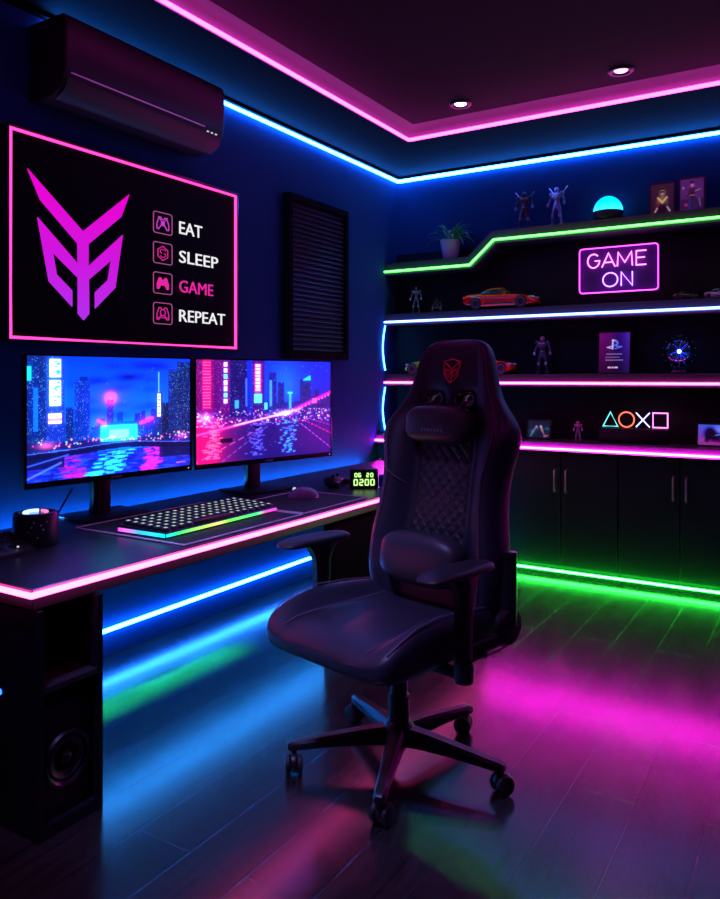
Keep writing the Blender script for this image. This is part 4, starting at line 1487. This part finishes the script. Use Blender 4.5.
# hinges, levers, armrests
for sgn in (-1, 1):
    RTx = T((sgn * .272, -.195, .470)) @ Matrix.Rotation(sgn * PI / 2, 4, 'Y')
    b = MB()
    b.lathe([(0.060, 0.0), (0.062, .016), (0.054, .026), (0.0, .028)], 32, RTx)
    b.box((sgn * .283, -.10, .432), (.020, .22, .050), .008, 2)
    p0_, p1_ = BK(0, .02, 0), BK(0, .24, 0)
    b.tube([(sgn * .279, -.195, .47), (sgn * .279, p1_.y + .01, p1_.z)], [.032, .024], 10)
    b.build('recline_hinge', M['plastic'], chair)
    b = MB()
    ax = sgn * .305
    # bracket under the seat and lower sleeve
    b.box((sgn * .235, .06, .392), (.16, .045, .020), .005, 2)
    b.lathe([(0.0, .372), (0.026, .372), (0.029, .378), (0.029, .425), (0.026, .43), (0, .43)], 20, T((ax, .06, 0)))
    arm = b.build('armrest_bracket', M['plastic'], chair)
    b = MB()
    secs = []
    for z, wx, wy in ((.40, .019, .028), (.52, .019, .029), (.625, .020, .033), (.66, .024, .050), (.681, .030, .070)):
        secs.append([(ax + x * wx, .06 + y * wy, z) for x, y in ((-1, -.6), (-.6, -1), (.6, -1), (1, -.6), (1, .6), (.6, 1), (-.6, 1), (-1, .6))])
    b.rings(secs)
    b.build('armrest_post', M['plastic'], chair, sharp=50)
    b = MB()
    secs = []
    for y, w, zt, zb in ((-.095, .020, .672, .662), (-.088, .036, .680, .656), (-.05, .046, .683, .654), (.04, .050, .684, .654), (.12, .050, .683, .656), (.165, .046, .679, .657), (.190, .036, .672, .658), (.198, .018, .667, .661)):
        secs.append([(ax + x * w, .06 + y - .02, zb + .026 + (zt - zb) * z) for x, z in ((-.85, 0), (.85, 0), (1, .3), (1, .72), (.8, 1), (.3, 1.06), (-.3, 1.06), (-.8, 1), (-1, .72), (-1, .3))])
    b.rings(secs)
    subsurf(b.build('armrest_pad', M['softplastic'], chair, sharp=180), 1)
MB().tube([(-.285, -.14, .425), (-.315, -.10, .43), (-.320, -.02, .435)], [.008, .009, .011], 10).build('recline_lever', M['plastic'], chair)


# ------------------------------------------------------------------ shelf ornaments
Z1A, Z1B, Z2, Z3, Z4 = 2.0785, 2.2355, 1.7105, 1.2705, 0.8405

# potted plant
t = thing('potted_plant', 'spiky green plant in a small lilac pot on the low step of the top shelf', 'plant', (0.490, -.112, Z1A))
MB().lathe([(0.0, 0.0), (0.044, 0.0), (0.050, .01), (0.064, .075), (0.071, .118), (0.073, .135), (0.066, .135), (0.062, .118), (0.0, .118)], 32).build('pot', M['pot'], t)
MB().lathe([(0.0, .1185), (0.060, .1185), (0.0, .124)], 20).build('soil', M['soil'], t)
rnd = random.Random(4)
b = MB()
for k in range(64):
    a = rnd.uniform(0, 2 * PI)
    el_ = rnd.uniform(.45, 1.5)
    L = rnd.uniform(.13, .19)
    w = rnd.uniform(.009, .016)
    dx, dy = math.cos(a), math.sin(a) * .62
    droop = rnd.uniform(.3, .9)
    base = Vector((dx * .02, dy * .02, .122))
    prev = None
    m_ = 6
    rowv = []
    for i in range(m_ + 1):
        u = i / m_
        ang = el_ - u * u * droop
        p = base + Vector((dx * math.cos(ang), dy * math.cos(ang), math.sin(ang))) * (L * u)
        p.y = min(p.y, .085)
        ww = w * (1 - u ** 2.2) + .0006
        side = Vector((-dy, dx, 0)).normalized() * ww
        rowv.append((b.bm.verts.new(p - side), b.bm.verts.new(p + Vector((0, 0, -.003 * (1 - u)))), b.bm.verts.new(p + side)))
    for r0, r1 in zip(rowv[:-1], rowv[1:]):
        for q_ in (0, 1):
            b.bm.faces.new((r0[q_], r0[q_ + 1], r1[q_ + 1], r1[q_]))
b.build('foliage', M['leaf'], t, recalc=False)


# armoured figures: one continuous skinned body with armour pieces on it
STAND = dict(pel=(0, 0, .50), bel=(0, .0, .60), che=(0, 0, .73), nec=(0, 0, .82), hea=(0, -.008, .865), top=(0, -.008, .93),
             sh=(.115, 0, .785), el=(.185, .01, .645), ha=(.205, -.045, .52), fi=(.205, -.06, .47),
             hi=(.062, 0, .475), kn=(.092, -.018, .265), an=(.118, .012, .05), to=(.135, -.06, .022))
CROUCH = dict(pel=(0, .05, .34), bel=(0, .02, .48), che=(0, -.06, .64), nec=(0, -.10, .74), hea=(0, -.13, .80), top=(0, -.14, .92),
              sh=(.17, -.04, .68), el=(.34, -.02, .46), ha=(.30, -.20, .22), fi=(.30, -.24, .12),
              hi=(.10, .05, .32), kn=(.30, -.10, .34), an=(.34, .02, .07), to=(.38, -.12, .03))


def figure(label, x, y, z, H, body, armour, trim, rz=0.0, pose=STAND, bulk=1.0, head=1.0, blades=False, armlift=0.0, group='action figures on the shelves', skinhead=None, cape=False):
    t = thing('action_figure', label, 'figurine', (x, y, z), rz, group)
    P_ = {k: Vector(v) * H for k, v in pose.items()}
    vs_, ed_, rd = [], [], []

    def add(p, r, par):
        vs_.append(tuple(p))
        rd.append(r * H * bulk)
        if par is not None:
            ed_.append((par, len(vs_) - 1))
        return len(vs_) - 1
    i0 = add(P_['pel'], .058, None)
    i1 = add(P_['bel'], .056, i0)
    i2 = add(P_['che'], .078, i1)
    i3 = add(P_['nec'], .030, i2)
    i4 = add(P_['hea'], .046 * head, i3)
    add(P_['top'], .036 * head, i4)
    for s in (-1, 1):
        m_ = lambda k: Vector((P_[k].x * s, P_[k].y, P_[k].z))
        lift = Vector((s * .03, -.05, .16)) * H * armlift * (1 if s > 0 else .4)
        a = add(m_('sh'), .042, i2)
        a = add(m_('el') + lift * .4, .031, a)
        a = add(m_('ha') + lift, .024, a)
        add(m_('fi') + lift * 1.1, .022, a)
        a = add(m_('hi'), .050, i0)
        a = add(m_('kn'), .037, a)
        a = add(m_('an'), .028, a)
        add(m_('to'), .024, a)
    me = bpy.data.meshes.new('body')
    me.from_pydata(vs_, ed_, [])
    me.materials.append(body)
    o = bpy.data.objects.new('body', me)
    COL.objects.link(o)
    o.parent = t
    sk = o.modifiers.new('skin', 'SKIN')
    sk.use_smooth_shade = True
    for i, r in enumerate(rd):
        me.skin_vertices[0].data[i].radius = (r, r)
    me.skin_vertices[0].data[0].use_root = True
    ss = o.modifiers.new('smooth', 'SUBSURF')
    ss.levels = 1
    bake(o)
    if not o.data.materials:
        o.data.materials.append(body)
    zmin = min(v.co.z for v in o.data.vertices)
    t.location.z = z - zmin + .0005
    hb = MB()
    hc = (P_['hea'] + P_['top']) / 2
    hb.superell(hc, (.052 * H * head * bulk, .058 * H * head * bulk, .062 * H * head), .85, .85, 14, 10)
    hb.box(hc + Vector((0, -.052 * H * head * bulk, .004 * H)), (.06 * H * head, .02 * H, .016 * H), .002 * H, 1)
    hb.build('helmet' if skinhead is None else 'head', armour if skinhead is None else skinhead, t)
    cb = MB()
    cb.superell(P_['che'] + Vector((0, -.030 * H, .015 * H)), (.105 * H * bulk, .065 * H * bulk, .075 * H), .7, .6, 16, 8)
    cb.build('chest_plate', armour, t)
    cb = MB()
    for s in (-1, 1):
        cb.box(P_['che'] + Vector((s * .042 * H, -.098 * H * bulk, .040 * H)), (.06 * H, .012 * H, .02 * H), .002 * H, 1, rot=Matrix.Rotation(s * -.3, 3, 'Y'))
    cb.box(P_['bel'] + Vector((0, -.062 * H * bulk, -.03 * H)), (.06 * H, .012 * H, .02 * H), .002 * H, 1)
    cb.build('chest_trim', trim, t)
    for s in (-1, 1):
        m_ = lambda k: Vector((P_[k].x * s, P_[k].y, P_[k].z))
        lift = Vector((s * .03, -.05, .16)) * H * armlift * (1 if s > 0 else .4)
        MB().superell(m_('sh') + Vector((s * .02 * H, 0, .02 * H)), (.058 * H * bulk, .055 * H * bulk, .042 * H * bulk), .8, .8, 12, 8).build('shoulder_pad', armour, t)
        MB().superell(m_('ha') + lift * 1.02, (.030 * H * bulk, .030 * H * bulk, .045 * H), .8, .8, 10, 8).build('gauntlet', trim, t)
        MB().superell((m_('kn') + Vector((0, -.030 * H, 0))), (.034 * H * bulk, .028 * H * bulk, .042 * H), .8, .8, 10, 8).build('knee_pad', trim, t)
        bo = (m_('an') * .55 + m_('to') * .45)
        bo.z = .030 * H + zmin
        MB().superell(bo, (.040 * H * bulk, .072 * H * bulk, .028 * H), .6, .7, 12, 8).build('boot', armour, t)
        if blades:
            bl = MB()
            p_ = P_['che'] + Vector((s * .05 * H, .07 * H, .02 * H))
            bl.tube([p_, p_ + Vector((s * .14, .01, .17)) * H], .010 * H, 6)
            bl.tube([p_ + Vector((s * .14, .01, .17)) * H, p_ + Vector((s * .19, .012, .23)) * H], .017 * H, 6)
            bl.build('back_blade', trim, t)
    if cape:
        cp = MB()
        rows2 = []
        for i in range(7):
            u = i / 6
            rows2.append([cp.bm.verts.new(P_['nec'] + Vector(((-1 + 2 * j / 8) * (.09 + .12 * u) * H, (.06 + .05 * u + .012 * math.sin(j * 2.2)) * H, (-.02 - .66 * u) * H))) for j in range(9)])
        for r0, r1 in zip(rows2[:-1], rows2[1:]):
            for j in range(8):
                cp.bm.faces.new((r0[j], r0[j + 1], r1[j + 1], r1[j]))
        co = cp.build('cape', M['darkfig'], t, recalc=False)
        sm = co.modifiers.new('thick', 'SOLIDIFY')
        sm.thickness = .004
        bake(co)
    return t


figure('dark armoured figure with back blades, left of the two on the top shelf', 1.03, -.105, Z1B, .265, M['darkfig'], M['darkfig'], M['steel'], .15, blades=True, bulk=1.1, armlift=.3)
figure('blue steel armoured figure, right of the two on the top shelf', 1.25, -.105, Z1B, .270, M['bluefig'], M['steel'], M['steel'], -.15, blades=True, bulk=1.05, armlift=.2)
figure('slim grey figure standing at the left end of the second shelf', 0.215, -.105, Z2, .205, M['greyfig'], M['greyfig'], M['palefig'], .1, bulk=.85)
figure('small crouching dark robot figure left of the long red car', 0.385, -.105, Z2, .105, M['greyfig'], M['darkfig'], M['silver'], .0, pose=CROUCH, bulk=1.35, head=1.3)
figure('violet caped figure standing on the third shelf left of the plaque', 1.155, -.105, Z3, .262, M['violetfig'], M['violetfig'], M['palefig'], .0, bulk=1.0, skinhead=M['skin'], cape=True)
figure('tiny pink robot figure on the counter beside the symbol lamp', 1.398, -.14, Z4, .128, M['pinkfig'], M['pinkfig'], M['palefig'], .0, bulk=1.2, head=1.35, armlift=.2)


# model cars
def model_car(label, x, y, z, L, W, H, paint, rz=0.0, spoiler=False, group='model cars on the shelves'):
    t = thing('model_car', label, 'model car', (x, y - .008, z), rz, group)
    hw = W / 2
    wr = .27 * H
    zb = .11 * H
    tab = [(-.500, .72, .34, .52), (-.485, .86, .26, .66), (-.42, .95, .18, .70), (-.30, 1.0, zb / H, .72), (-.12, .97, zb / H, .66), (.08, .95, zb / H, .64), (.24, .99, zb / H, .62), (.34, 1.0, zb / H, .57), (.43, .93, .13, .47), (.485, .78, .16, .36), (.500, .60, .20, .31)]
    b = MB()
    secs = []
    for u, w, z0, z1 in tab:
        z0, z1 = z0 * H, z1 * H
        half = [(0, z1 + .03 * H), (.45 * hw * w, z1 + .02 * H), (.80 * hw * w, z1), (.97 * hw * w, z1 - .12 * H), (hw * w, (z0 + z1) / 2), (.97 * hw * w, z0 + .04 * H), (.85 * hw * w, z0), (0, z0)]
        secs.append([(u * L, yy_, zz) for yy_, zz in half + [(-a, c_) for a, c_ in reversed(half[1:-1])]])
    b.rings(secs)
    body_ = subsurf(b.build('car_body', paint, t, sharp=180), 2)
    # glass cabin
    b = MB()
    secs = []
    for u, w, z1 in ((-.36, .60, .66), (-.24, .70, .84), (-.12, .74, .955), (.0, .74, .965), (.09, .73, .88), (.20, .70, .64)):
        half = [(0, z1 * H), (.55 * hw * w, z1 * H), (.86 * hw * w, (z1 - .06) * H), (1.12 * hw * w, .58 * H), (0, .56 * H)]
        secs.append([(u * L, yy_, zz) for yy_, zz in half + [(-a, c_) for a, c_ in reversed(half[1:-1])]])
    b.rings(secs)
    subsurf(b.build('windows', M['carglass'], t, sharp=180), 2)
    b = MB()
    secs = []
    for u, w, z1 in ((-.30, .56, .76), (-.22, .64, .875), (-.12, .68, .965), (.0, .68, .975), (.055, .62, .93)):
        half = [(0, z1 * H + .012 * H), (.60 * hw * w, z1 * H + .008 * H), (.92 * hw * w, (z1 - .07) * H), (.80 * hw * w, (z1 - .09) * H), (0, (z1 - .05) * H)]
        secs.append([(u * L, yy_, zz) for yy_, zz in half + [(-a, c_) for a, c_ in reversed(half[1:-1])]])
    b.rings(secs)
    subsurf(b.build('roof', paint, t, sharp=180), 1)
    for s in (-1, 1):
        for u in (-.305, .315):
            WM = T((u * L, s * (hw - .085 * W), wr)) @ Matrix.Rotation(-s * PI / 2, 4, 'X')
            wo = MB().lathe([(wr * .66, .0), (wr * .92, .0), (wr, .012 * W), (wr, .085 * W), (wr * .93, .098 * W), (wr * .70, .098 * W), (wr * .66, .085 * W)], 26, WM).build('wheel', M['tyre'], t)
            b = MB()
            b.lathe([(0, .02 * W), (wr * .66, .02 * W), (wr * .68, .088 * W), (wr * .60, .088 * W), (wr * .58, .05 * W), (0, .05 * W)], 24, WM)
            for k in range(5):
                b.box((0, 0, .072 * W), (wr * .14, wr * 1.2, .018 * W), 0, rot=None) if False else None
                a = 2 * PI * k / 5
                b.merge(_spoke(wr, W), WM @ Matrix.Rotation(a, 4, 'Z'))
            b.build('rim', M['silver'], wo)
        MB().superell((.435 * L, s * .62 * hw, .47 * H), (.045 * L, .16 * hw, .045 * H), .8, .8, 12, 8).build('headlamp', M['headlamp'], t)
        MB().box((-.492 * L, s * .55 * hw, .56 * H), (.02 * L, .36 * hw, .07 * H), .002, 1).build('tail_lamp', M['tail'], t)
        MB().superell((.10 * L, s * 1.06 * hw, .66 * H), (.022 * L, .09 * hw, .045 * H), .8, .8, 10, 8).build('mirror', paint, t)
        MB().box((.02 * L, s * .965 * hw, .24 * H), (.40 * L, .07 * hw, .07 * H), .003, 1).build('side_skirt', M['carglass'], t)
    MB().box((.470 * L, 0, .20 * H), (.05 * L, 1.0 * hw, .10 * H), .004, 1).build('front_grille', M['carglass'], t)
    if spoiler:
        b = MB()
        b.box((-.45 * L, 0, .93 * H), (.10 * L, 1.7 * hw, .035 * H), .002, 1)
        for s in (-1, 1):
            b.box((-.44 * L, s * .55 * hw, .80 * H), (.05 * L, .06 * hw, .25 * H), .001, 1)
        b.build('spoiler', paint, t)
    return t


def _spoke(wr, W):
    m_ = bmesh.new()
    bmesh.ops.create_cube(m_, size=1)
    for v in m_.verts:
        v.co = Vector((v.co.x * wr * .15, v.co.y * wr * .62 + wr * .31, v.co.z * .018 * W + .075 * W))
    return m_


model_car('long red sports car on the second shelf left of the neon sign', 0.872, -.105, Z2, .515, .165, .152, M['red'], 0.0)
model_car('lime green sports car with a rear wing on the third shelf left of the chair', 0.348, -.105, Z3, .40, .150, .146, M['lime'], PI, spoiler=True)
model_car('red sports car on the third shelf half hidden behind the chair headrest', 0.768, -.105, Z3, .40, .150, .146, M['red'], 0.0)
model_car('small dark model car right of the neon sign on the second shelf', 2.035, -.105, Z2, .135, .062, .056, M['darkpaint'], .3)
model_car('small pale blue model car at the right edge on the second shelf', 2.215, -.105, Z2, .150, .066, .060, M['whitepaint'], -.3)

# dome lamp
t = thing('dome_lamp', 'glowing cyan dome lamp on a dark base on the top shelf', 'lamp', (1.578, -.105, Z1B))
MB().lathe([(0.0, 0), (0.070, 0), (0.086, .012), (0.092, .045), (0.093, .058), (0.0, .058)], 36).build('base', M['plastic'], t)
MB().lathe([(0.090 * math.cos(a), .0585 + .098 * math.sin(a)) for a in [PI / 2 * i / 14 for i in range(14)]] + [(0, .1565)], 36).build('shade', M['dome'], t)


# framed prints
def paint_bust(bg, accent, seedv):
    im = canvas(64, 88)
    rng = np.random.default_rng(seedv)
    im[:] = bg
    for _ in range(70):
        rect(im, *(lambda x, y: (x, y, x + .05 * rng.random(), y + .03))(rng.random(), rng.random()), np.array(bg) * (0.6 + 0.9 * rng.random()), .6)
    glow(im, .5, .75, .34, .30, (-.16, -.14, -.14), .9)
    line(im, .20, .95, .34, .48, .10, (.34, .14, .20), .9)
    line(im, .80, .95, .66, .48, .10, (.26, .14, .26), .9)
    glow(im, .5, .55, .20, .14, np.array(accent) * .55, 1)
    line(im, .30, .45, .50, .62, .05, accent)
    line(im, .70, .45, .50, .62, .05, accent)
    glow(im, .5, .28, .12, .12, np.array(accent) * .7, 1)
    rect(im, .40, .24, .60, .29, (.08, .03, .05))
    rect(im, .38, .14, .62, .19, (.15, .05, .10))
    line(im, .28, .80, .18, .92, .04, (.8, .7, .8))
    line(im, .72, .78, .84, .92, .04, (.8, .75, .8))
    return np.clip(im, 0, 1)


def paint_standing(seedv):
    im = canvas(64, 88)
    rng = np.random.default_rng(seedv)
    im[:] = (.34, .14, .46)
    for _ in range(120):
        y = rng.random()
        rect(im, *(lambda x: (x, y, x + .10 * rng.random(), y + .04))(rng.random()), np.array((.34, .13, .46)) * (0.5 + rng.random()), .5)
    rect(im, 0, .62, 1, 1, (.16, .07, .26), .7)
    line(im, .30, .46, .84, .34, .03, (.75, .5, .75), .8)
    line(im, .50, .34, .50, .58, .13, (.14, .06, .18))
    line(im, .50, .34, .28, .52, .05, (.24, .08, .2))
    line(im, .42, .60, .38, .94, .06, (.16, .16, .5))
    line(im, .58, .60, .64, .94, .06, (.14, .12, .36))
    glow(im, .5, .20, .08, .07, (.55, .35, .4), 1)
    rect(im, .40, .08, .60, .15, (.16, .05, .14))
    glow(im, .25, .80, .07, .05, (.7, .1, .3), .9)
    rect(im, .40, .50, .62, .53, (.7, .4, .25))
    glow(im, .12, .26, .05, .04, (.5, .5, .6), .8)
    line(im, .80, .62, .86, .86, .03, (.6, .5, .6), .8)
    return np.clip(im, 0, 1)


def paint_duel():
    im = canvas(92, 64)
    rng = np.random.default_rng(3)
    im[:] = (.05, .12, .22)
    for _ in range(110):
        rect(im, *(lambda x, y: (x, y, x + .10 * rng.random(), y + .06))(rng.random(), rng.random()), (.05, .25 * rng.random() + .1, .36), .45)
    glow(im, .2, .65, .12, .15, (.1, .4, .5), .8)
    glow(im, .85, .45, .1, .1, (.1, .4, .45), .8)
    line(im, .36, .38, .24, .62, .05, (.55, .5, .75))
    line(im, .24, .62, .14, .90, .035, (.5, .6, .75))
    line(im, .40, .40, .46, .50, .04, (.35, .3, .5))
    glow(im, .39, .34, .05, .07, (.6, .4, .5), 1)
    line(im, .58, .36, .66, .60, .06, (.8, .6, .75))
    line(im, .66, .60, .80, .92, .035, (.75, .4, .65))
    glow(im, .57, .32, .05, .07, (.7, .45, .5), 1)
    line(im, .74, .90, .90, .84, .04, (.8, .4, .6))
    return np.clip(im, 0, 1)


def paint_rider():
    im = canvas(92, 64)
    rng = np.random.default_rng(8)
    yy = (np.mgrid[0:64, 0:92][0] / 64)[..., None]
    im[:] = np.array((.25, .35, .85)) * (1 - yy) + np.array((.55, .15, .55)) * yy
    for _ in range(60):
        rect(im, *(lambda x, y: (x, y, x + .08, y + .04))(rng.random(), .55 + .45 * rng.random()), (.75, .25, .6), .5)
    glow(im, .75, .25, .3, .2, (.2, .3, .2), .7)
    glow(im, .42, .42, .16, .24, (-.9, -.9, -.9), 1)
    glow(im, .66, .60, .20, .18, (-.6, -.6, -.6), 1)
    line(im, .40, .28, .30, .75, .08, (.03, .04, .12))
    line(im, .46, .50, .80, .62, .06, (.06, .08, .22))
    line(im, .60, .50, .85, .44, .02, (.25, .6, .9))
    return np.clip(im, 0, 1)


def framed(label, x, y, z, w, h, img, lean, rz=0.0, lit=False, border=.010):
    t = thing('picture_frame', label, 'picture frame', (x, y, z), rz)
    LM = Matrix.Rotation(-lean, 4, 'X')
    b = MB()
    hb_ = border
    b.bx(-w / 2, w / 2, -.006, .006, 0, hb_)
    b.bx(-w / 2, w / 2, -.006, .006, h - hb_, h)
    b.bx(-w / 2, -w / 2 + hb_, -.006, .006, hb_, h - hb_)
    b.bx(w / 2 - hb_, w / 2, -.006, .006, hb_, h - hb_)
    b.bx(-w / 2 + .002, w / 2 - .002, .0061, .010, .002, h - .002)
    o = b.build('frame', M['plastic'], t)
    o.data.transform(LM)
    p = picture('print', img, w - 2 * hb_, h - 2 * hb_, M['backlit'] if lit else M['picture'], t, LM @ T((0, -.001, h / 2)) @ ON_BACK)  # prints emit by added glow, the frames hold no lamp
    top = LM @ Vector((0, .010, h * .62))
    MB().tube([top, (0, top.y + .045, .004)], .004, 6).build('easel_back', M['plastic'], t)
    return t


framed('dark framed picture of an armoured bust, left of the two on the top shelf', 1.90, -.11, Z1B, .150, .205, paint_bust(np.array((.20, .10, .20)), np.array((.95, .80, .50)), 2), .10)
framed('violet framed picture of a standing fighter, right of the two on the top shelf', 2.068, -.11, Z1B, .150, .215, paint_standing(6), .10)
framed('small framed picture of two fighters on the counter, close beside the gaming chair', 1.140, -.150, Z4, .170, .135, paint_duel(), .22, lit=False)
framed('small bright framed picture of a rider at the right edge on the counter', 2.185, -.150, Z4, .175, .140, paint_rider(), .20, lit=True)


# plaque
def paint_plaque():
    W, H = 78, 106
    im = canvas(W, H)
    xx = (np.mgrid[0:H, 0:W][1] / W)[..., None]
    yy = (np.mgrid[0:H, 0:W][0] / H)[..., None]
    c0, c1, c2, c3 = [np.array(c_) for c_ in ((.42, .02, .42), (.30, .02, .36), (.10, .02, .42), (.28, .14, .72))]
    u = np.clip(xx, 0, 1)
    im[:] = np.where(u < .4, c0 + (c1 - c0) * u / .4, np.where(u < .65, c1 + (c2 - c1) * (u - .4) / .25, c2 + (c3 - c2) * (u - .65) / .35))
    im *= 1 - 0.55 * yy
    # the tall letter standing on a lying curve
    a, b_ = np.array((.75, .72, 1.0)), np.array((.35, .45, 1.0))
    line(im, .44, .18, .44, .39, .035, a)
    line(im, .44, .18, .54, .20, .035, a)
    line(im, .54, .20, .60, .24, .035, b_)
    line(im, .60, .24, .58, .30, .035, b_)
    line(im, .58, .30, .50, .31, .03, b_)
    line(im, .26, .36, .42, .33, .022, a)
    line(im, .26, .36, .44, .395, .022, a)
    line(im, .52, .395, .74, .345, .022, b_)
    line(im, .74, .345, .56, .335, .022, b_)
    rng = np.random.default_rng(2)
    for y0, x0, x1 in ((.52, .24, .76), (.60, .22, .66), (.67, .22, .76)):
        x = x0
        while x < x1:
            w = .02 + .03 * rng.random()
            rect(im, x, y0, x + w, y0 + .026, (.62, .52, .80), .8)
            x += w + .012
    for x, w in ((.30, .10), (.42, .07), (.51, .12)):
        rect(im, x, .845, x + w, .885, (.90, .80, .95), .9)
    return np.clip(im, 0, 1)


t = thing('plaque', 'magenta to blue acrylic plaque with a logo on the third shelf', 'plaque', (1.615, -.115, Z3))
LM = Matrix.Rotation(-.10, 4, 'X')
o = MB().bx(-.098, .098, .0, .012, 0, .266, .002, 1).build('panel', M['plastic_gloss'], t)
o.data.transform(LM)
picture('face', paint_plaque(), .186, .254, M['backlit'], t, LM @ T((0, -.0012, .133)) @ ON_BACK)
top = LM @ Vector((0, .012, .15))
MB().tube([top, (0, top.y + .04, .004)], .005, 6).build('easel_back', M['plastic'], t)

# plasma ball
t = thing('plasma_ball', 'clear plasma ball with a blue spark on the third shelf', 'lamp', (1.998, -.105, Z3))
MB().lathe([(0.0, 0), (0.060, 0), (0.066, .006), (0.058, .022), (0.040, .036), (0.034, .044), (0.0, .044)], 32).build('base', M['plastic_gloss'], t)
zc = .134
sph = [(0.093 * math.sin(a), zc - 0.093 * math.cos(a)) for a in [.28 + (PI - .28) * i / 22 for i in range(22)]] + [(0, zc + .093)]
b = MB()
b.lathe(sph, 40)
b.build('globe', M['glass'], t, sharp=180)
MB().superell((0, 0, zc), (.011, .011, .011), 1, 1, 16, 12).build('electrode', M['orb_core'], t)
MB().tube([(0, 0, .044), (0, 0, zc - .012)], .005, 8).build('stem', M['darkmetal'], t)
rnd = random.Random(9)
b = MB()
for k in range(18):
    v = Vector((rnd.gauss(0, 1), rnd.gauss(0, 1), rnd.gauss(0, 1))).normalized()
    p1 = v * rnd.uniform(.05, .088)
    mid = p1 * .5 + Vector((rnd.gauss(0, .004), rnd.gauss(0, .004), rnd.gauss(0, .004)))
    c0 = Vector((0, 0, zc))
    b.tube([c0 + v * .012, c0 + mid, c0 + p1], [.0016, .0010, .0004], 4)
b.build('filaments', M['orb_ray'], t)
b = MB()
for k in range(14):
    a = 2 * PI * k / 14 + .2
    b.superell((.0925 * math.cos(a), -.012, zc + .0925 * math.sin(a)), (.0026, .0026, .0026), 1, 1, 8, 6)
b.build('globe_studs', M['silver'], t)
MB().lathe([(.016, zc + .0915), (.020, zc + .094), (.014, zc + .099), (0, zc + .100)], 20).build('cap', M['darkmetal'], t)

# neon GAME ON
t = thing('neon_sign', 'pink and lilac neon sign reading GAME ON hung on the back panel', 'sign', (1.627, -.058, 1.935))
SW, SH = .242, .143
b = MB()
cr_ = .02
fp = []
for cx_, cz_, a0 in ((SW - cr_, SH - cr_, 0), (-SW + cr_, SH - cr_, 90), (-SW + cr_, -SH + cr_, 180), (SW - cr_, -SH + cr_, 270)):
    for i in range(6):
        a = math.radians(a0 + 18 * i)
        fp.append((cx_ + cr_ * math.cos(a), 0, cz_ + cr_ * math.sin(a)))
b.tube(fp, .0036, 8, closed=True)
b.build('border_tube', M['neon_border'], t)
MB().bx(-SW - .006, SW + .006, .018, .024, -SH - .006, SH + .006, .001, 1).build('backing', M['acrylic'], t)
for sx in (-1, 1):
    for sz in (-1, 1):
        MB().tube([(sx * (SW - .002), .0, sz * .09), (sx * (SW - .002), .027, sz * .09)], .005, 6).build('standoff', M['plastic'], t)


def arc(cx_, cz_, rx, rz_, a0, a1, n_=14):
    return [(cx_ + rx * math.cos(math.radians(a0 + (a1 - a0) * i / n_)), cz_ + rz_ * math.sin(math.radians(a0 + (a1 - a0) * i / n_))) for i in range(n_ + 1)]


GL = {
    'G': [arc(.5, .5, .48, .5, 45, 360, 20) + [(.60, .5)]],
    'A': [[(0, 0), (.5, 1), (1, 0)], [(.17, .34), (.83, .34)]],
    'M': [[(0, 0), (.06, 1), (.5, .25), (.94, 1), (1, 0)]],
    'E': [[(.9, 1), (.05, 1), (.05, 0), (.9, 0)], [(.05, .52), (.78, .52)]],
    'O': [arc(.5, .5, .5, .5, 90, 446, 24)],
    'N': [[(.03, 0), (.03, 1), (.97, 0), (.97, 1)]],
}
for ch, x0, w, z0, h_, mt in (('G', -.192, .078, .018, .088, 'neon_pink'), ('A', -.100, .082, .018, .088, 'neon_pink'), ('M', -.004, .092, .018, .088, 'neon_pink'), ('E', .108, .070, .018, .088, 'neon_pink'),
                              ('O', -.094, .092, -.108, .088, 'neon_blue'), ('N', .018, .072, -.108, .088, 'neon_blue')):
    b = MB()
    for st in GL[ch]:
        b.tube([(x0 + w * p[0], .004, z0 + h_ * p[1]) for p in st], .0038, 8)
    b.build('letter', M[mt], t)

# symbol lamp on its box
t = thing('symbol_lamp', 'lamp with lit triangle circle cross and square on a black box', 'lamp', (1.742, -.125, Z4))
MB().bx(-.205, .205, -.045, .045, 0, .092, .004, 2).build('box', M['plastic'], t)
zs, hs, r_ = .102, .088, .0038
b = MB()
b.tube([(-.185, -.02, zs), (-.095, -.02, zs), (-.140, -.02, zs + hs)], r_, 8, closed=True)
b.build('triangle', M['tri'], t)
b = MB()
b.tube([(-.043 + .046 * math.cos(a), -.02, zs + hs / 2 + .046 * math.sin(a)) for a in [2 * PI * i / 28 for i in range(28)]], r_, 8, closed=True)
b.build('circle', M['circ'], t)
b = MB()
b.tube([(.014, -.02, zs), (.094, -.02, zs + hs)], r_, 8)
b.tube([(.014, -.0202, zs + hs), (.094, -.0202, zs)], r_, 8)
b.build('cross', M['cross'], t)
b = MB()
b.tube([(.113, -.02, zs), (.197, -.02, zs), (.197, -.02, zs + hs), (.113, -.02, zs + hs)], r_, 8, closed=True)
b.build('square', M['square'], t)
